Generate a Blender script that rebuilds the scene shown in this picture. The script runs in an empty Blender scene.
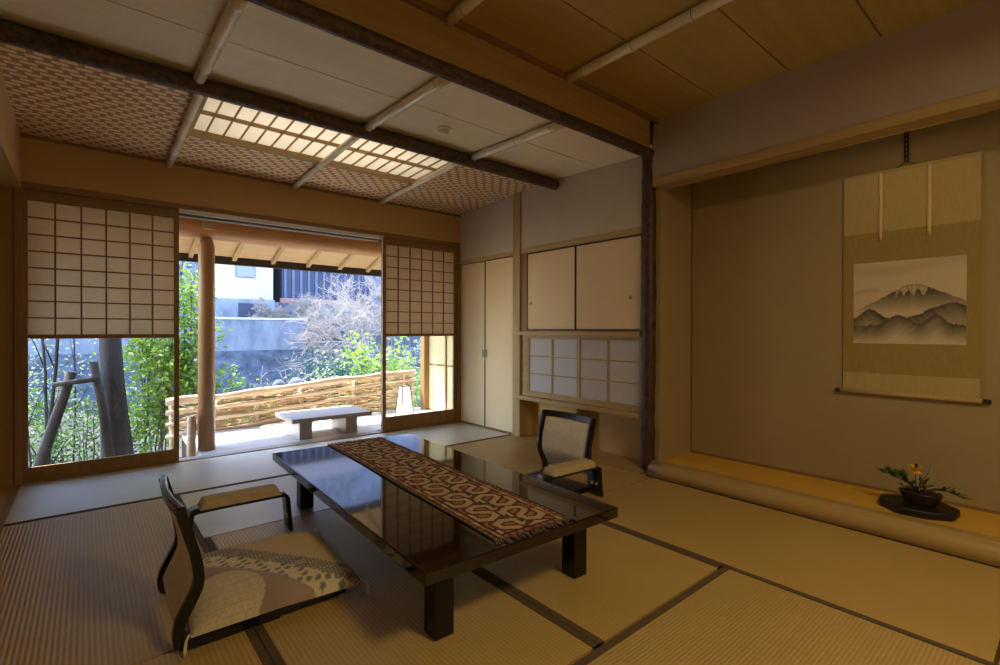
import bpy, math, random
import numpy as np
from mathutils import Vector, Matrix
random.seed(7)
C = bpy.context.scene.collection
SC = bpy.context.scene
R = math.radians

# ------------------------------------------------------------ helpers
class MB:
    """collects geometry in world (or local) coordinates, builds ONE mesh object"""
    def __init__(s): s.v = []; s.f = []; s.sm = []
    def add(s, vs, fs, smooth=False):
        b = len(s.v); s.v += [tuple(map(float, p)) for p in vs]
        for f in fs: s.f.append(tuple(b + i for i in f)); s.sm.append(smooth)
        return s
    def box(s, x0, x1, y0, y1, z0, z1):
        vs = [(x, y, z) for z in (z0, z1) for y in (y0, y1) for x in (x0, x1)]
        return s.add(vs, [(0, 2, 3, 1), (4, 5, 7, 6), (0, 1, 5, 4), (2, 6, 7, 3), (0, 4, 6, 2), (1, 3, 7, 5)])
    def hexa(s, p):   # 8 points: bottom loop 4 then top loop 4
        return s.add(p, [(3, 2, 1, 0), (4, 5, 6, 7), (0, 1, 5, 4), (1, 2, 6, 5), (2, 3, 7, 6), (3, 0, 4, 7)])
    def tube(s, pts, rad, n=10, cap=True, smooth=True):
        pts = [Vector(p) for p in pts]
        if not hasattr(rad, '__len__'): rad = [rad] * len(pts)
        b = len(s.v); u = None
        for i, p in enumerate(pts):
            a = pts[max(i - 1, 0)]; c = pts[min(i + 1, len(pts) - 1)]
            d = (c - a).normalized()
            if u is None:
                u = d.cross(Vector((0, 0, 1)))
                if u.length < .1: u = d.cross(Vector((1, 0, 0)))
                u.normalize()
            else:
                u = (u - d * u.dot(d)).normalized()
            w = d.cross(u)
            for k in range(n):
                t = 2 * math.pi * k / n
                q = p + (u * math.cos(t) + w * math.sin(t)) * rad[i]
                s.v.append(tuple(q))
        for i in range(len(pts) - 1):
            for k in range(n):
                k2 = (k + 1) % n
                s.f.append((b + i * n + k, b + i * n + k2, b + (i + 1) * n + k2, b + (i + 1) * n + k)); s.sm.append(smooth)
        if cap:
            s.f.append(tuple(b + k for k in reversed(range(n)))); s.sm.append(False)
            s.f.append(tuple(b + (len(pts) - 1) * n + k for k in range(n))); s.sm.append(False)
        return s
    def lathe(s, prof, cx, cy, n=24, sx=1, sy=1):
        b = len(s.v)
        for r, z in prof:
            for k in range(n):
                t = 2 * math.pi * k / n
                s.v.append((cx + r * sx * math.cos(t), cy + r * sy * math.sin(t), z))
        for i in range(len(prof) - 1):
            for k in range(n):
                k2 = (k + 1) % n
                s.f.append((b + i * n + k, b + i * n + k2, b + (i + 1) * n + k2, b + (i + 1) * n + k)); s.sm.append(True)
        s.f.append(tuple(b + k for k in reversed(range(n)))); s.sm.append(False)
        s.f.append(tuple(b + (len(prof) - 1) * n + k for k in range(n))); s.sm.append(False)
        return s
    def ribbon(s, prof, y0, y1, th, smooth=True):
        """profile [(x,z)] given thickness th, extruded from y0 to y1"""
        m = len(prof); top = []; bot = []
        for i, (x, z) in enumerate(prof):
            a = prof[max(i - 1, 0)]; c = prof[min(i + 1, m - 1)]
            dx, dz = c[0] - a[0], c[1] - a[1]; L = math.hypot(dx, dz) or 1
            nx, nz = -dz / L * th / 2, dx / L * th / 2
            top.append((x + nx, z + nz)); bot.append((x - nx, z - nz))
        loop = top + bot[::-1]; k = len(loop); b = len(s.v)
        for y in (y0, y1):
            for x, z in loop: s.v.append((x, y, z))
        for i in range(k):
            j = (i + 1) % k
            s.f.append((b + i, b + j, b + k + j, b + k + i)); s.sm.append(smooth and i not in (m - 1, k - 1))
        for i in range(m - 1):
            s.f.append((b + i + 1, b + i, b + k - 1 - i, b + k - 2 - i)); s.sm.append(False)
            s.f.append((b + k + i, b + k + i + 1, b + k + k - 2 - i, b + k + k - 1 - i)); s.sm.append(False)
        return s
    def grid(s, nx, ny, fn, smooth=True):
        b = len(s.v)
        for j in range(ny + 1):
            for i in range(nx + 1): s.v.append(tuple(fn(i / nx, j / ny)))
        for j in range(ny):
            for i in range(nx):
                a = b + j * (nx + 1) + i
                s.f.append((a, a + 1, a + nx + 2, a + nx + 1)); s.sm.append(smooth)
        return s
    def build(s, name, m, parent=None, local=False, bevel=0, seg=2, recalc=True):
        off = Vector((0, 0, 0))
        if parent is not None and not local:
            q = parent
            while q is not None: off += q.location; q = q.parent
        me = bpy.data.meshes.new(name)
        me.from_pydata([tuple(Vector(p) - off) for p in s.v] if off.length else s.v, [], s.f)
        me.polygons.foreach_set('use_smooth', s.sm)
        if recalc:
            import bmesh
            bm = bmesh.new(); bm.from_mesh(me); bmesh.ops.recalc_face_normals(bm, faces=bm.faces); bm.to_mesh(me); bm.free()
        me.materials.append(m); me.update()
        o = bpy.data.objects.new(name, me); C.objects.link(o)
        if parent is not None: o.parent = parent
        if bevel:
            md = o.modifiers.new('Bevel', 'BEVEL'); md.width = bevel; md.segments = seg; md.limit_method = 'ANGLE'
        return o

def thing(name, label, cat, loc=(0, 0, 0), rz=0, group=None):
    o = bpy.data.objects.new(name, None); C.objects.link(o); o.empty_display_size = .05
    o.location = loc; o.rotation_euler = (0, 0, rz); return tag(o, label, cat, group)
def tag(o, label, cat, group=None, kind=None):
    o['label'] = label; o['category'] = cat
    if group: o['group'] = group
    if kind: o['kind'] = kind
    return o
def struct(o): o['kind'] = 'structure'; return o
def copy_tree(o, parent=None):
    c = o.copy(); C.objects.link(c)
    if parent: c.parent = parent
    for ch in [x for x in bpy.data.objects if x.parent == o]: copy_tree(ch, c)
    return c

# ------------------------------------------------------------ materials
def mat(name, col, rough=.6, var=.12, scale=(6, 6, 6), detail=4, bump=0, bscale=None, metal=0, spec=.5, coat=0, col2=None, emis=None, trans=0, noise_rough=0):
    m = bpy.data.materials.new(name); m.use_nodes = True
    n = m.node_tree.nodes; l = m.node_tree.links; b = n['Principled BSDF']
    tc = n.new('ShaderNodeTexCoord'); mp = n.new('ShaderNodeMapping'); mp.inputs['Scale'].default_value = scale
    l.new(tc.outputs['Object'], mp.inputs[0])
    nz = n.new('ShaderNodeTexNoise'); nz.inputs['Scale'].default_value = 1; nz.inputs['Detail'].default_value = detail; nz.inputs['Roughness'].default_value = .6
    l.new(mp.outputs[0], nz.inputs['Vector'])
    rp = n.new('ShaderNodeValToRGB'); e = rp.color_ramp.elements
    c2 = col2 or tuple(min(1, c * (1 + var)) for c in col)
    c1 = tuple(c * (1 - var) for c in col) if not col2 else col
    e[0].position = .3; e[0].color = (*c1, 1); e[1].position = .7; e[1].color = (*c2, 1)
    l.new(nz.outputs[0], rp.inputs[0]); l.new(rp.outputs[0], b.inputs['Base Color'])
    b.inputs['Roughness'].default_value = rough; b.inputs['Metallic'].default_value = metal
    b.inputs['Specular IOR Level'].default_value = spec; b.inputs['Coat Weight'].default_value = coat
    if bump:
        bp = n.new('ShaderNodeBump'); bp.inputs['Strength'].default_value = bump; bp.inputs['Distance'].default_value = .004
        if bscale:
            nb = n.new('ShaderNodeTexNoise'); nb.inputs['Scale'].default_value = bscale; nb.inputs['Detail'].default_value = 5
            l.new(tc.outputs['Object'], nb.inputs['Vector']); l.new(nb.outputs[0], bp.inputs['Height'])
        else: l.new(nz.outputs[0], bp.inputs['Height'])
        l.new(bp.outputs[0], b.inputs['Normal'])
    return m

def hexc(r, g, b):   # sRGB 0-255 to linear
    f = lambda c: (c / 255 / 12.92) if c <= 10 else ((c / 255 + .055) / 1.055) ** 2.4
    return (f(r), f(g), f(b))

M = {}
M['plaster'] = mat('plaster', hexc(196, 184, 164), .9, .05, (3, 3, 3), bump=.15, bscale=220)
M['plaster_header'] = mat('plaster_header', hexc(200, 168, 112), .9, .05, (3, 3, 3), bump=.15, bscale=220)
M['plaster_toko'] = mat('plaster_toko', hexc(166, 146, 104), .92, .05, (2.5, 2.5, 2.5), bump=.2, bscale=250)
M['plaster_kabe'] = mat('plaster_kabe', hexc(178, 162, 148), .92, .04, (3, 3, 3), bump=.15, bscale=250)
M['brown_wall'] = mat('brown_wall', hexc(160, 122, 62), .55, .12, (3, 3, .6), 6)
def wood(name, col, axis='x', var=.16, rough=.5, coat=0, spec=.5, s=26, stretch=1.2):
    sc = {'x': (stretch, s, s), 'y': (s, stretch, s), 'z': (s, s, stretch)}[axis]
    return mat(name, col, rough, var, sc, 6, bump=.08, coat=coat, spec=spec)
for ax in 'xyz':
    M['cedar_' + ax] = wood('cedar_' + ax, hexc(176, 146, 94), ax)
    M['frame_' + ax] = wood('frame_' + ax, hexc(140, 106, 62), ax)
    M['pale_' + ax] = wood('pale_' + ax, hexc(205, 175, 128), ax)
    M['grey_' + ax] = wood('grey_' + ax, hexc(160, 150, 146), ax, rough=.4)
    M['log_' + ax] = wood('log_' + ax, hexc(212, 158, 108) if ax == 'x' else hexc(168, 124, 80), ax, var=.12, rough=.45)  # shaded side of the upright post put into its darker colour
M['bark'] = mat('bark', hexc(44, 34, 32), .55, .6, (34, 34, 34), 7, bump=1, bscale=60, col2=hexc(104, 82, 72))
M['bark_post'] = mat('bark_post', hexc(48, 27, 20), .5, .6, (26, 26, 14), 6, bump=.8, bscale=45, col2=hexc(98, 64, 48))
M['bamboo'] = mat('bamboo', hexc(232, 222, 200), .24, .12, (5, 1.2, 5), 5, coat=.3)
M['bamboo_line'] = mat('bamboo_line', hexc(120, 100, 75), .4, .15)
M['sill_log'] = mat('sill_log', hexc(176, 146, 92), .38, .12, (14, 1.2, 14), 5, coat=.2)
M['ceil_board'] = mat('ceil_board', hexc(236, 222, 194), .55, .05, (1.2, 22, 5), 6)
M['ceil_board2'] = mat('ceil_board2', hexc(178, 154, 82), .6, .1, (1.2, 24, 5), 6)
M['groove'] = mat('groove', hexc(40, 26, 14), .8, .1)
M['toko_mat'] = mat('toko_mat', hexc(212, 166, 62), .6, .06, (60, 2, 10), 3, bump=.1)
M['lacquer'] = mat('lacquer', hexc(30, 17, 13), .07, .25, (30, 1.6, 10), 5, coat=.3, spec=.5)
M['lacquer_leg'] = mat('lacquer_leg', hexc(22, 11, 11), .35, .2, (9, 9, 9), coat=.15, spec=.35)
M['black_lacquer'] = mat('black_lacquer', hexc(14, 12, 15), .28, .2, (9, 9, 9), coat=.35, spec=.4)
M['fabric_tan'] = mat('fabric_tan', hexc(190, 172, 134), .85, .1, (40, 40, 40), bump=.4, bscale=400)
M['fabric_back'] = mat('fabric_back', hexc(238, 230, 216), .85, .08, (30, 30, 30), bump=.4, bscale=300)
M['cream_door'] = mat('cream_door', hexc(232, 206, 166), .7, .02, (3, 3, 3))
M['shoji_lattice'] = mat('shoji_lattice', hexc(140, 96, 48), .5, .12, (20, 20, 20))
M['white_metal'] = mat('white_metal', hexc(215, 212, 205), .35, .03)
M['dark_trim'] = mat('dark_trim', hexc(45, 34, 30), .5, .1)
M['brass'] = mat('brass', hexc(170, 140, 60), .3, .15, metal=.8)
M['chrome'] = mat('chrome', hexc(170, 170, 175), .25, .1, metal=.9)
M['heri'] = mat('heri', hexc(90, 72, 50), .8, .12, (200, 200, 200), bump=.2)
M['plastic'] = mat('plastic', hexc(240, 236, 225), .4, .02)
M['scroll_silk'] = mat('scroll_silk', hexc(184, 160, 106), .8, .06, (120, 120, 20), bump=.1)
M['scroll_inner'] = mat('scroll_inner', hexc(158, 134, 74), .8, .08, (120, 120, 20))
M['ribbon'] = mat('ribbon', hexc(225, 196, 140), .7, .04)
M['tray'] = mat('tray', hexc(24, 15, 13), .5, .4, (8, 8, 8), bump=.3, bscale=40)
M['pot'] = mat('pot', hexc(46, 27, 24), .5, .3, (25, 25, 25), bump=.4, bscale=80)
M['leaf_dark'] = mat('leaf_dark', hexc(72, 92, 44), .5, .3, (30, 30, 30))
M['petal_yellow'] = mat('petal_yellow', hexc(240, 200, 30), .6, .1)
M['petal_pink'] = mat('petal_pink', hexc(190, 150, 150), .6, .1)
M['black'] = mat('black', hexc(18, 14, 12), .6, .1)
M['concrete'] = mat('concrete', hexc(88, 96, 118), .95, .3, (1.2, 1, .5), 8, col2=hexc(142, 148, 166))  # distant bluish shade tinted into this, the stone wall and the hill
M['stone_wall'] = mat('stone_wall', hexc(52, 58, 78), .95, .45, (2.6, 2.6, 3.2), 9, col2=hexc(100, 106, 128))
M['hill'] = mat('hill', hexc(54, 60, 84), 1, .5, (2.2, 2.2, 3.4), 10, col2=hexc(132, 136, 158))  # blue-grey carries the hillside's shade
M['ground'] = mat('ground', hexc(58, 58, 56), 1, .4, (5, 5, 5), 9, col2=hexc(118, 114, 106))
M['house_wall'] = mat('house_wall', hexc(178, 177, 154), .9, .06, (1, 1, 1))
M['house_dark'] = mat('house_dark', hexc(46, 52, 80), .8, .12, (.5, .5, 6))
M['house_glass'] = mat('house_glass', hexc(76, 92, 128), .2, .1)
M['roof_pale'] = mat('roof_pale', hexc(225, 215, 210), .8, .1)
M['trunk'] = mat('trunk', hexc(20, 18, 18), .95, .4, (16, 16, 1.8), 9, bump=1, bscale=25, col2=hexc(70, 62, 58))
M['twig_pale'] = mat('twig_pale', hexc(168, 156, 152), .9, .15, (2, 2, 2))
M['twig'] = mat('twig', hexc(96, 88, 78), .9, .25, (3, 3, 3))
M['rock'] = mat('rock', hexc(104, 106, 116), .95, .3, (3, 3, 3), bump=1, bscale=8)
M['soffit'] = mat('soffit', hexc(230, 198, 152), .7, .06, (1.2, 20, 20), 5)
M['fence_wood'] = mat('fence_wood', hexc(214, 176, 134), .7, .25, (2.4, 26, 26), 6, col2=hexc(244, 220, 188))
M['reed'] = mat('reed', hexc(190, 152, 104), .8, .3, (10, 10, 10), 5, col2=hexc(226, 196, 150))
M['deck'] = mat('deck', hexc(190, 186, 184), .38, .08, (1.2, 16, 16), 6)
M['straw'] = mat('straw', hexc(230, 220, 190), .9, .08, (20, 20, 20))
M['wing_wall'] = mat('wing_wall', hexc(226, 208, 160), .9, .04, (2, 2, 2))
M['floor_wood'] = wood('floor_wood', hexc(170, 132, 82), 'y', rough=.35)

def leafmat(name, col, col2):
    m = mat(name, col, .55, .2, (7, 7, 7), 3, col2=col2)
    n = m.node_tree.nodes; l = m.node_tree.links; b = n['Principled BSDF']; out = n['Material Output']
    t = n.new('ShaderNodeBsdfTranslucent'); mx = n.new('ShaderNodeMixShader'); mx.inputs[0].default_value = .45
    src = b.inputs['Base Color'].links[0].from_socket
    l.new(src, t.inputs[0]); l.new(b.outputs[0], mx.inputs[1]); l.new(t.outputs[0], mx.inputs[2]); l.new(mx.outputs[0], out.inputs[0])
    return m
M['leaf_bright'] = leafmat('leaf_bright', hexc(96, 140, 40), hexc(180, 212, 84))
M['leaf_mid'] = leafmat('leaf_mid', hexc(70, 106, 44), hexc(126, 164, 76))
M['leaf_blue'] = leafmat('leaf_blue', hexc(24, 62, 56), hexc(56, 100, 92))
M['leaf_pale'] = leafmat('leaf_pale', hexc(128, 152, 100), hexc(190, 204, 150))

def papermat(name, col, mixt=.75):
    m = mat(name, col, .9, .03, (40, 40, 40))
    n = m.node_tree.nodes; l = m.node_tree.links; b = n['Principled BSDF']; out = n['Material Output']
    t = n.new('ShaderNodeBsdfTranslucent'); mx = n.new('ShaderNodeMixShader'); mx.inputs[0].default_value = mixt
    l.new(b.inputs['Base Color'].links[0].from_socket, t.inputs[0])
    l.new(b.outputs[0], mx.inputs[1]); l.new(t.outputs[0], mx.inputs[2]); l.new(mx.outputs[0], out.inputs[0])
    return m
M['paper'] = papermat('paper', hexc(228, 214, 194), .42)
M['paper_sky'] = papermat('paper_sky', hexc(250, 244, 232), .8)
M['paper_cab'] = mat('paper_cab', hexc(200, 198, 202), .85, .03, (20, 20, 20))

def glass(name, fac=.06, tint=(.97, .98, 1)):
    m = bpy.data.materials.new(name); m.use_nodes = True; n = m.node_tree.nodes; l = m.node_tree.links
    n.remove(n['Principled BSDF']); out = n['Material Output']
    t = n.new('ShaderNodeBsdfTransparent'); t.inputs[0].default_value = (*tint, 1)
    g = n.new('ShaderNodeBsdfGlossy'); g.inputs['Roughness'].default_value = .02
    fr = n.new('ShaderNodeFresnel'); fr.inputs[0].default_value = 1.4
    mx = n.new('ShaderNodeMixShader'); l.new(fr.outputs[0], mx.inputs[0]); l.new(t.outputs[0], mx.inputs[1]); l.new(g.outputs[0], mx.inputs[2]); l.new(mx.outputs[0], out.inputs[0])
    return m
M['glass'] = glass('glass')

def emit(name, col, s):
    m = bpy.data.materials.new(name); m.use_nodes = True; b = m.node_tree.nodes['Principled BSDF']
    b.inputs['Base Color'].default_value = (*col, 1); b.inputs['Emission Color'].default_value = (*col, 1); b.inputs['Emission Strength'].default_value = s
    return m
M['tube'] = emit('tube', (1, .74, .42), 1.0)

def tatami(name, along, col=(192, 160, 94)):
    """rush weave: fine ribs, running ACROSS the warp; ribs parallel to axis `along`"""
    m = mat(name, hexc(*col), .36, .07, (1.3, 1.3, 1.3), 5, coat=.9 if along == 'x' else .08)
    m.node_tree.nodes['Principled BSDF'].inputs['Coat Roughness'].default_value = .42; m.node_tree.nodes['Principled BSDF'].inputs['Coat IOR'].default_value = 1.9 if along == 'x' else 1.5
    n = m.node_tree.nodes; l = m.node_tree.links; b = n['Principled BSDF']
    tc = n['Texture Coordinate']; sp = n.new('ShaderNodeSeparateXYZ'); l.new(tc.outputs['Object'], sp.inputs[0])
    def wave(sock, freq):
        a = n.new('ShaderNodeMath'); a.operation = 'MULTIPLY'; a.inputs[1].default_value = freq; l.new(sock, a.inputs[0])
        s_ = n.new('ShaderNodeMath'); s_.operation = 'SINE'; l.new(a.outputs[0], s_.inputs[0]); return s_
    ax = {'x': (1, 0), 'y': (0, 1)}[along]
    w1 = wave(sp.outputs[ax[0]], 2 * math.pi / (.0165 if along == 'y' else .0135))      # warp ribs
    w2 = wave(sp.outputs[ax[1]], 2 * math.pi / .006)
    ad = n.new('ShaderNodeMath'); ad.operation = 'MULTIPLY_ADD'; ad.inputs[1].default_value = .35; l.new(w2.outputs[0], ad.inputs[0]); l.new(w1.outputs[0], ad.inputs[2])
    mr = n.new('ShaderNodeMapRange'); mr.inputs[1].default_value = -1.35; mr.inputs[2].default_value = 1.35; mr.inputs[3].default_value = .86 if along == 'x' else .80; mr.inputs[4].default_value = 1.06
    l.new(ad.outputs[0], mr.inputs[0])
    src = b.inputs['Base Color'].links[0].from_socket
    vm = n.new('ShaderNodeVectorMath'); vm.operation = 'SCALE'; l.new(src, vm.inputs[0]); l.new(mr.outputs[0], vm.inputs['Scale']); l.new(vm.outputs[0], b.inputs['Base Color'])
    bp = n.new('ShaderNodeBump'); bp.inputs['Strength'].default_value = .5; bp.inputs['Distance'].default_value = .0015
    l.new(ad.outputs[0], bp.inputs['Height']); l.new(bp.outputs[0], b.inputs['Normal'])
    return m
M['tatami_sheen'] = tatami('tatami_sheen', 'x', (204, 194, 168)); M['tatami_x'] = tatami('tatami_x', 'x'); M['tatami_y'] = tatami('tatami_y', 'y')  # paler rush colour stands in for daylight sheen on the window-side mats

def ajiro(name):
    m = bpy.data.materials.new(name); m.use_nodes = True; n = m.node_tree.nodes; l = m.node_tree.links; b = n['Principled BSDF']
    tc = n.new('ShaderNodeTexCoord'); mp = n.new('ShaderNodeMapping'); l.new(tc.outputs['Object'], mp.inputs[0])
    mp.inputs['Rotation'].default_value = (0, 0, 0)
    def mth(op, *ins):
        q = n.new('ShaderNodeMath'); q.operation = op
        for i, x in enumerate(ins):
            if isinstance(x, (int, float)): q.inputs[i].default_value = x
            else: l.new(x, q.inputs[i])
        return q.outputs[0]
    sx = n.new('ShaderNodeSeparateXYZ'); l.new(mp.outputs[0], sx.inputs[0])
    yr = mth('DIVIDE', sx.outputs[1], .046); row = mth('FLOOR', yr)
    zig = mth('MULTIPLY', mth('PINGPONG', row, 7.0), .37)
    u = mth('FRACT', mth('ADD', mth('DIVIDE', sx.outputs[0], .102), zig)); v = mth('FRACT', yr)
    du = mth('ABSOLUTE', mth('SUBTRACT', u, .5)); dv = mth('ABSOLUTE', mth('SUBTRACT', v, .5))
    def edge(x, e, w):
        r_ = n.new('ShaderNodeMapRange'); r_.interpolation_type = 'SMOOTHSTEP'; l.new(x, r_.inputs[0])
        r_.inputs[1].default_value = e - w; r_.inputs[2].default_value = e + w; r_.inputs[3].default_value = 1; r_.inputs[4].default_value = 0; return r_.outputs[0]
    f = mth('MULTIPLY', edge(du, .35, .05), edge(dv, .35, .08))
    mx = n.new('ShaderNodeMix'); mx.data_type = 'RGBA'; l.new(f, mx.inputs[0])
    mx.inputs[6].default_value = (*hexc(168, 130, 92), 1); mx.inputs[7].default_value = (*hexc(244, 216, 178), 1)
    l.new(mx.outputs[2], b.inputs['Base Color']); b.inputs['Roughness'].default_value = .38
    bp = n.new('ShaderNodeBump'); bp.inputs['Strength'].default_value = .5; bp.inputs['Distance'].default_value = .003
    l.new(f, bp.inputs['Height']); l.new(bp.outputs[0], b.inputs['Normal'])
    return m
M['ajiro'] = ajiro('ajiro')

def vcol(name, rough=.85, bump=0):
    m = bpy.data.materials.new(name); m.use_nodes = True; n = m.node_tree.nodes; l = m.node_tree.links; b = n['Principled BSDF']
    a = n.new('ShaderNodeAttribute'); a.attribute_name = 'Pattern'
    nz = n.new('ShaderNodeTexNoise'); nz.inputs['Scale'].default_value = 160
    tc = n.new('ShaderNodeTexCoord'); l.new(tc.outputs['Object'], nz.inputs['Vector'])
    mr = n.new('ShaderNodeMapRange'); mr.inputs[3].default_value = .85; mr.inputs[4].default_value = 1.12; l.new(nz.outputs[0], mr.inputs[0])
    vm = n.new('ShaderNodeVectorMath'); vm.operation = 'SCALE'; l.new(a.outputs['Color'], vm.inputs[0]); l.new(mr.outputs[0], vm.inputs['Scale'])
    l.new(vm.outputs[0], b.inputs['Base Color']); b.inputs['Roughness'].default_value = rough
    if bump:
        bp = n.new('ShaderNodeBump'); bp.inputs['Strength'].default_value = bump; bp.inputs['Distance'].default_value = .002
        l.new(nz.outputs[0], bp.inputs['Height']); l.new(bp.outputs[0], b.inputs['Normal'])
    return m
M['kilim'] = vcol('kilim', .95, .6); M['painting'] = vcol('painting', .85); M['cushion'] = vcol('cushion', .75, .3)
def paint(o, fn, domain='POINT'):
    me = o.data; at = me.color_attributes.new('Pattern', 'FLOAT_COLOR', domain)
    if domain == 'POINT':
        for i, v in enumerate(me.vertices): at.data[i].color = (*fn(v.co), 1)
    else:
        for p in me.polygons:
            c = fn(p.center)
            for li in p.loop_indices: at.data[li].color = (*c, 1)

def tone(names, k):
    for nm_ in names.split():
        for nd_ in M[nm_].node_tree.nodes:
            if nd_.type == 'VALTORGB':
                for e_ in nd_.color_ramp.elements: e_.color = tuple(c * k for c in e_.color[:3]) + (1,)
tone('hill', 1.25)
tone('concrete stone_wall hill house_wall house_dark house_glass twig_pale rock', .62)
tone('leaf_bright leaf_mid leaf_pale leaf_blue', .62)
tone('ground', .3)
tone('trunk twig', .7)
tone('reed fence_wood', .72)
# ------------------------------------------------------------ dimensions (metres)
XL, XR, YW = -.36, 3.43, 4.85      # left wall, right wall, window wall
YP = 2.22                           # partition line of the two ceilings / bark post
YF = -1.6                           # wall behind the camera
ZC, ZC2 = 2.50, 2.74

# ------------------------------------------------------------ floor
struct(MB().box(-1.7, 3.95, YF - .1, YW + .0, -.12, -.052).build('floor', M['floor_wood']))
struct(MB().box(-1.7, XL - .02, YF, YW, -.05, -.004).build('floor', M['floor_wood']))
struct(MB().box(3.24, 3.62, 2.2, 3.878, -.05, -.002).box(3.421, 3.62, 3.878, YW, -.05, -.002).build('floor', M['cedar_y']))
struct(MB().box(XL - .02, XL, YF, YW, -.05, .002).build('trim_1', M['frame_y']))
mats = [ # x0,x1,y0,y1, borders along axis, label
 (XL, 3.42, 3.88, YW - .03, 'x', 'tatami strip with daylight sheen in its pale colour, running right along the foot of the window wall'),
 (XL, .47, 2.01, 3.87, 'y', 'tatami mat to the left of the nearer floor chair, below the window strip'),
 (.47, 1.37, 2.99, 3.87, 'x', 'half tatami mat under the far left corner of the low table'),
 (1.37, 2.27, 2.99, 3.87, 'x', 'half tatami mat under the far right corner of the low table'),
 (.47, 1.37, 1.09, 2.98, 'y', 'tatami mat under the patterned cushion and the near left table leg'),
 (1.37, 2.27, 1.09, 2.98, 'y', 'tatami mat under the near right table leg, ending at the seam junction'),
 (2.27, 3.24, 2.09, 3.87, 'y', 'tatami mat in front of the closets, under the farther floor chair'),
 (2.27, 3.24, .19, 2.08, 'y', 'long tatami mat running along the alcove sill log'),
 (XL, .47, .14, 2.0, 'y', 'tatami mat at the lower left corner of the picture, nearest the viewer'),
 (.48, 2.27, .14, 1.08, 'x', 'tatami mat at bottom centre in front of the near table leg'),
 (2.27, 3.24, -1.6, .18, 'y', 'tatami mat at the lower right edge beyond the long sill mat'),
]
for x0, x1, y0, y1, ax, lab in mats:
    g = .0015
    t = thing('tatami_mat', lab, 'tatami mat', ((x0 + x1) / 2, (y0 + y1) / 2, -.05), group='tatami mats covering the floor')
    MB().box(x0 + g, x1 - g, y0 + g, y1 - g, -.0515, 0).build('rush_surface', M['tatami_sheen' if y1 > 3.5 and ax == 'x' else 'tatami_' + ax], t)
    bw = .03
    if ax == 'y':
        es = [(x0 + g, x0 + bw), (x1 - bw, x1 - g)]
        if x0 == XL: es = es[1:]
        if x1 == 3.24: es = es[:1]
        for a, b in es: MB().box(a, b, y0 + g, y1 - g, -.01, .0022).build('cloth_border', M['heri'], t)
    else:
        es = [(y0 + g, y0 + bw), (y1 - bw, y1 - g)]
        if y1 > 4.5: es = es[:1]
        if abs(y0 - 2.99) < .001: es = []
        for a, b in es: MB().box(x0 + g, x1 - g, a, b, -.01, .0022).build('cloth_border', M['heri'], t)
# hidden area behind the viewer
struct(MB().box(XL, 2.27, YF, .135, -.052, -.001).build('floor', M['tatami_x']))

# ------------------------------------------------------------ window wall
W = lambda: MB()
struct(W().box(-1.7, XL, YW, YW + .12, -.05, 2.9).build('wall_back', M['brown_wall']))
struct(W().box(XL, 3.6, YW, YW + .12, 2.145, 2.9).build('wall_back', M['plaster_header']))
struct(W().box(XL, 3.43, YW - .025, YW + .12, 2.10, 2.145).build('trim_2', M['frame_x'], bevel=.002))      # head rail over the windows
struct(W().box(XL, .585, YW - .02, YW + .12, -.03, .012).box(2.43, 3.43, YW - .02, YW + .12, -.03, .012).build('trim_3', M['frame_x']))
struct(W().box(.585, 2.43, YW + .0, YW + .1, 2.075, 2.10).box(.585, 2.43, YW + .10, YW + .12, 2.06, 2.1).build('trim_4', M['white_metal']))
struct(W().box(.585, 2.43, YW - .03, YW - .024, 2.088, 2.103).box(2.424, 2.430, YW - .002, YW + .008, .0, 2.09).build('trim_20', M['white_metal']))
struct(W().box(.585, 2.43, YW + .03, YW + .045, 2.066, 2.076).box(.585, 2.43, YW + .065, YW + .08, 2.066, 2.076).build('trim_5', M['dark_trim']))
struct(W().box(.585, 2.43, YW - .0, YW + .11, -.06, .003).build('trim_6', M['grey_x']))

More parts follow.
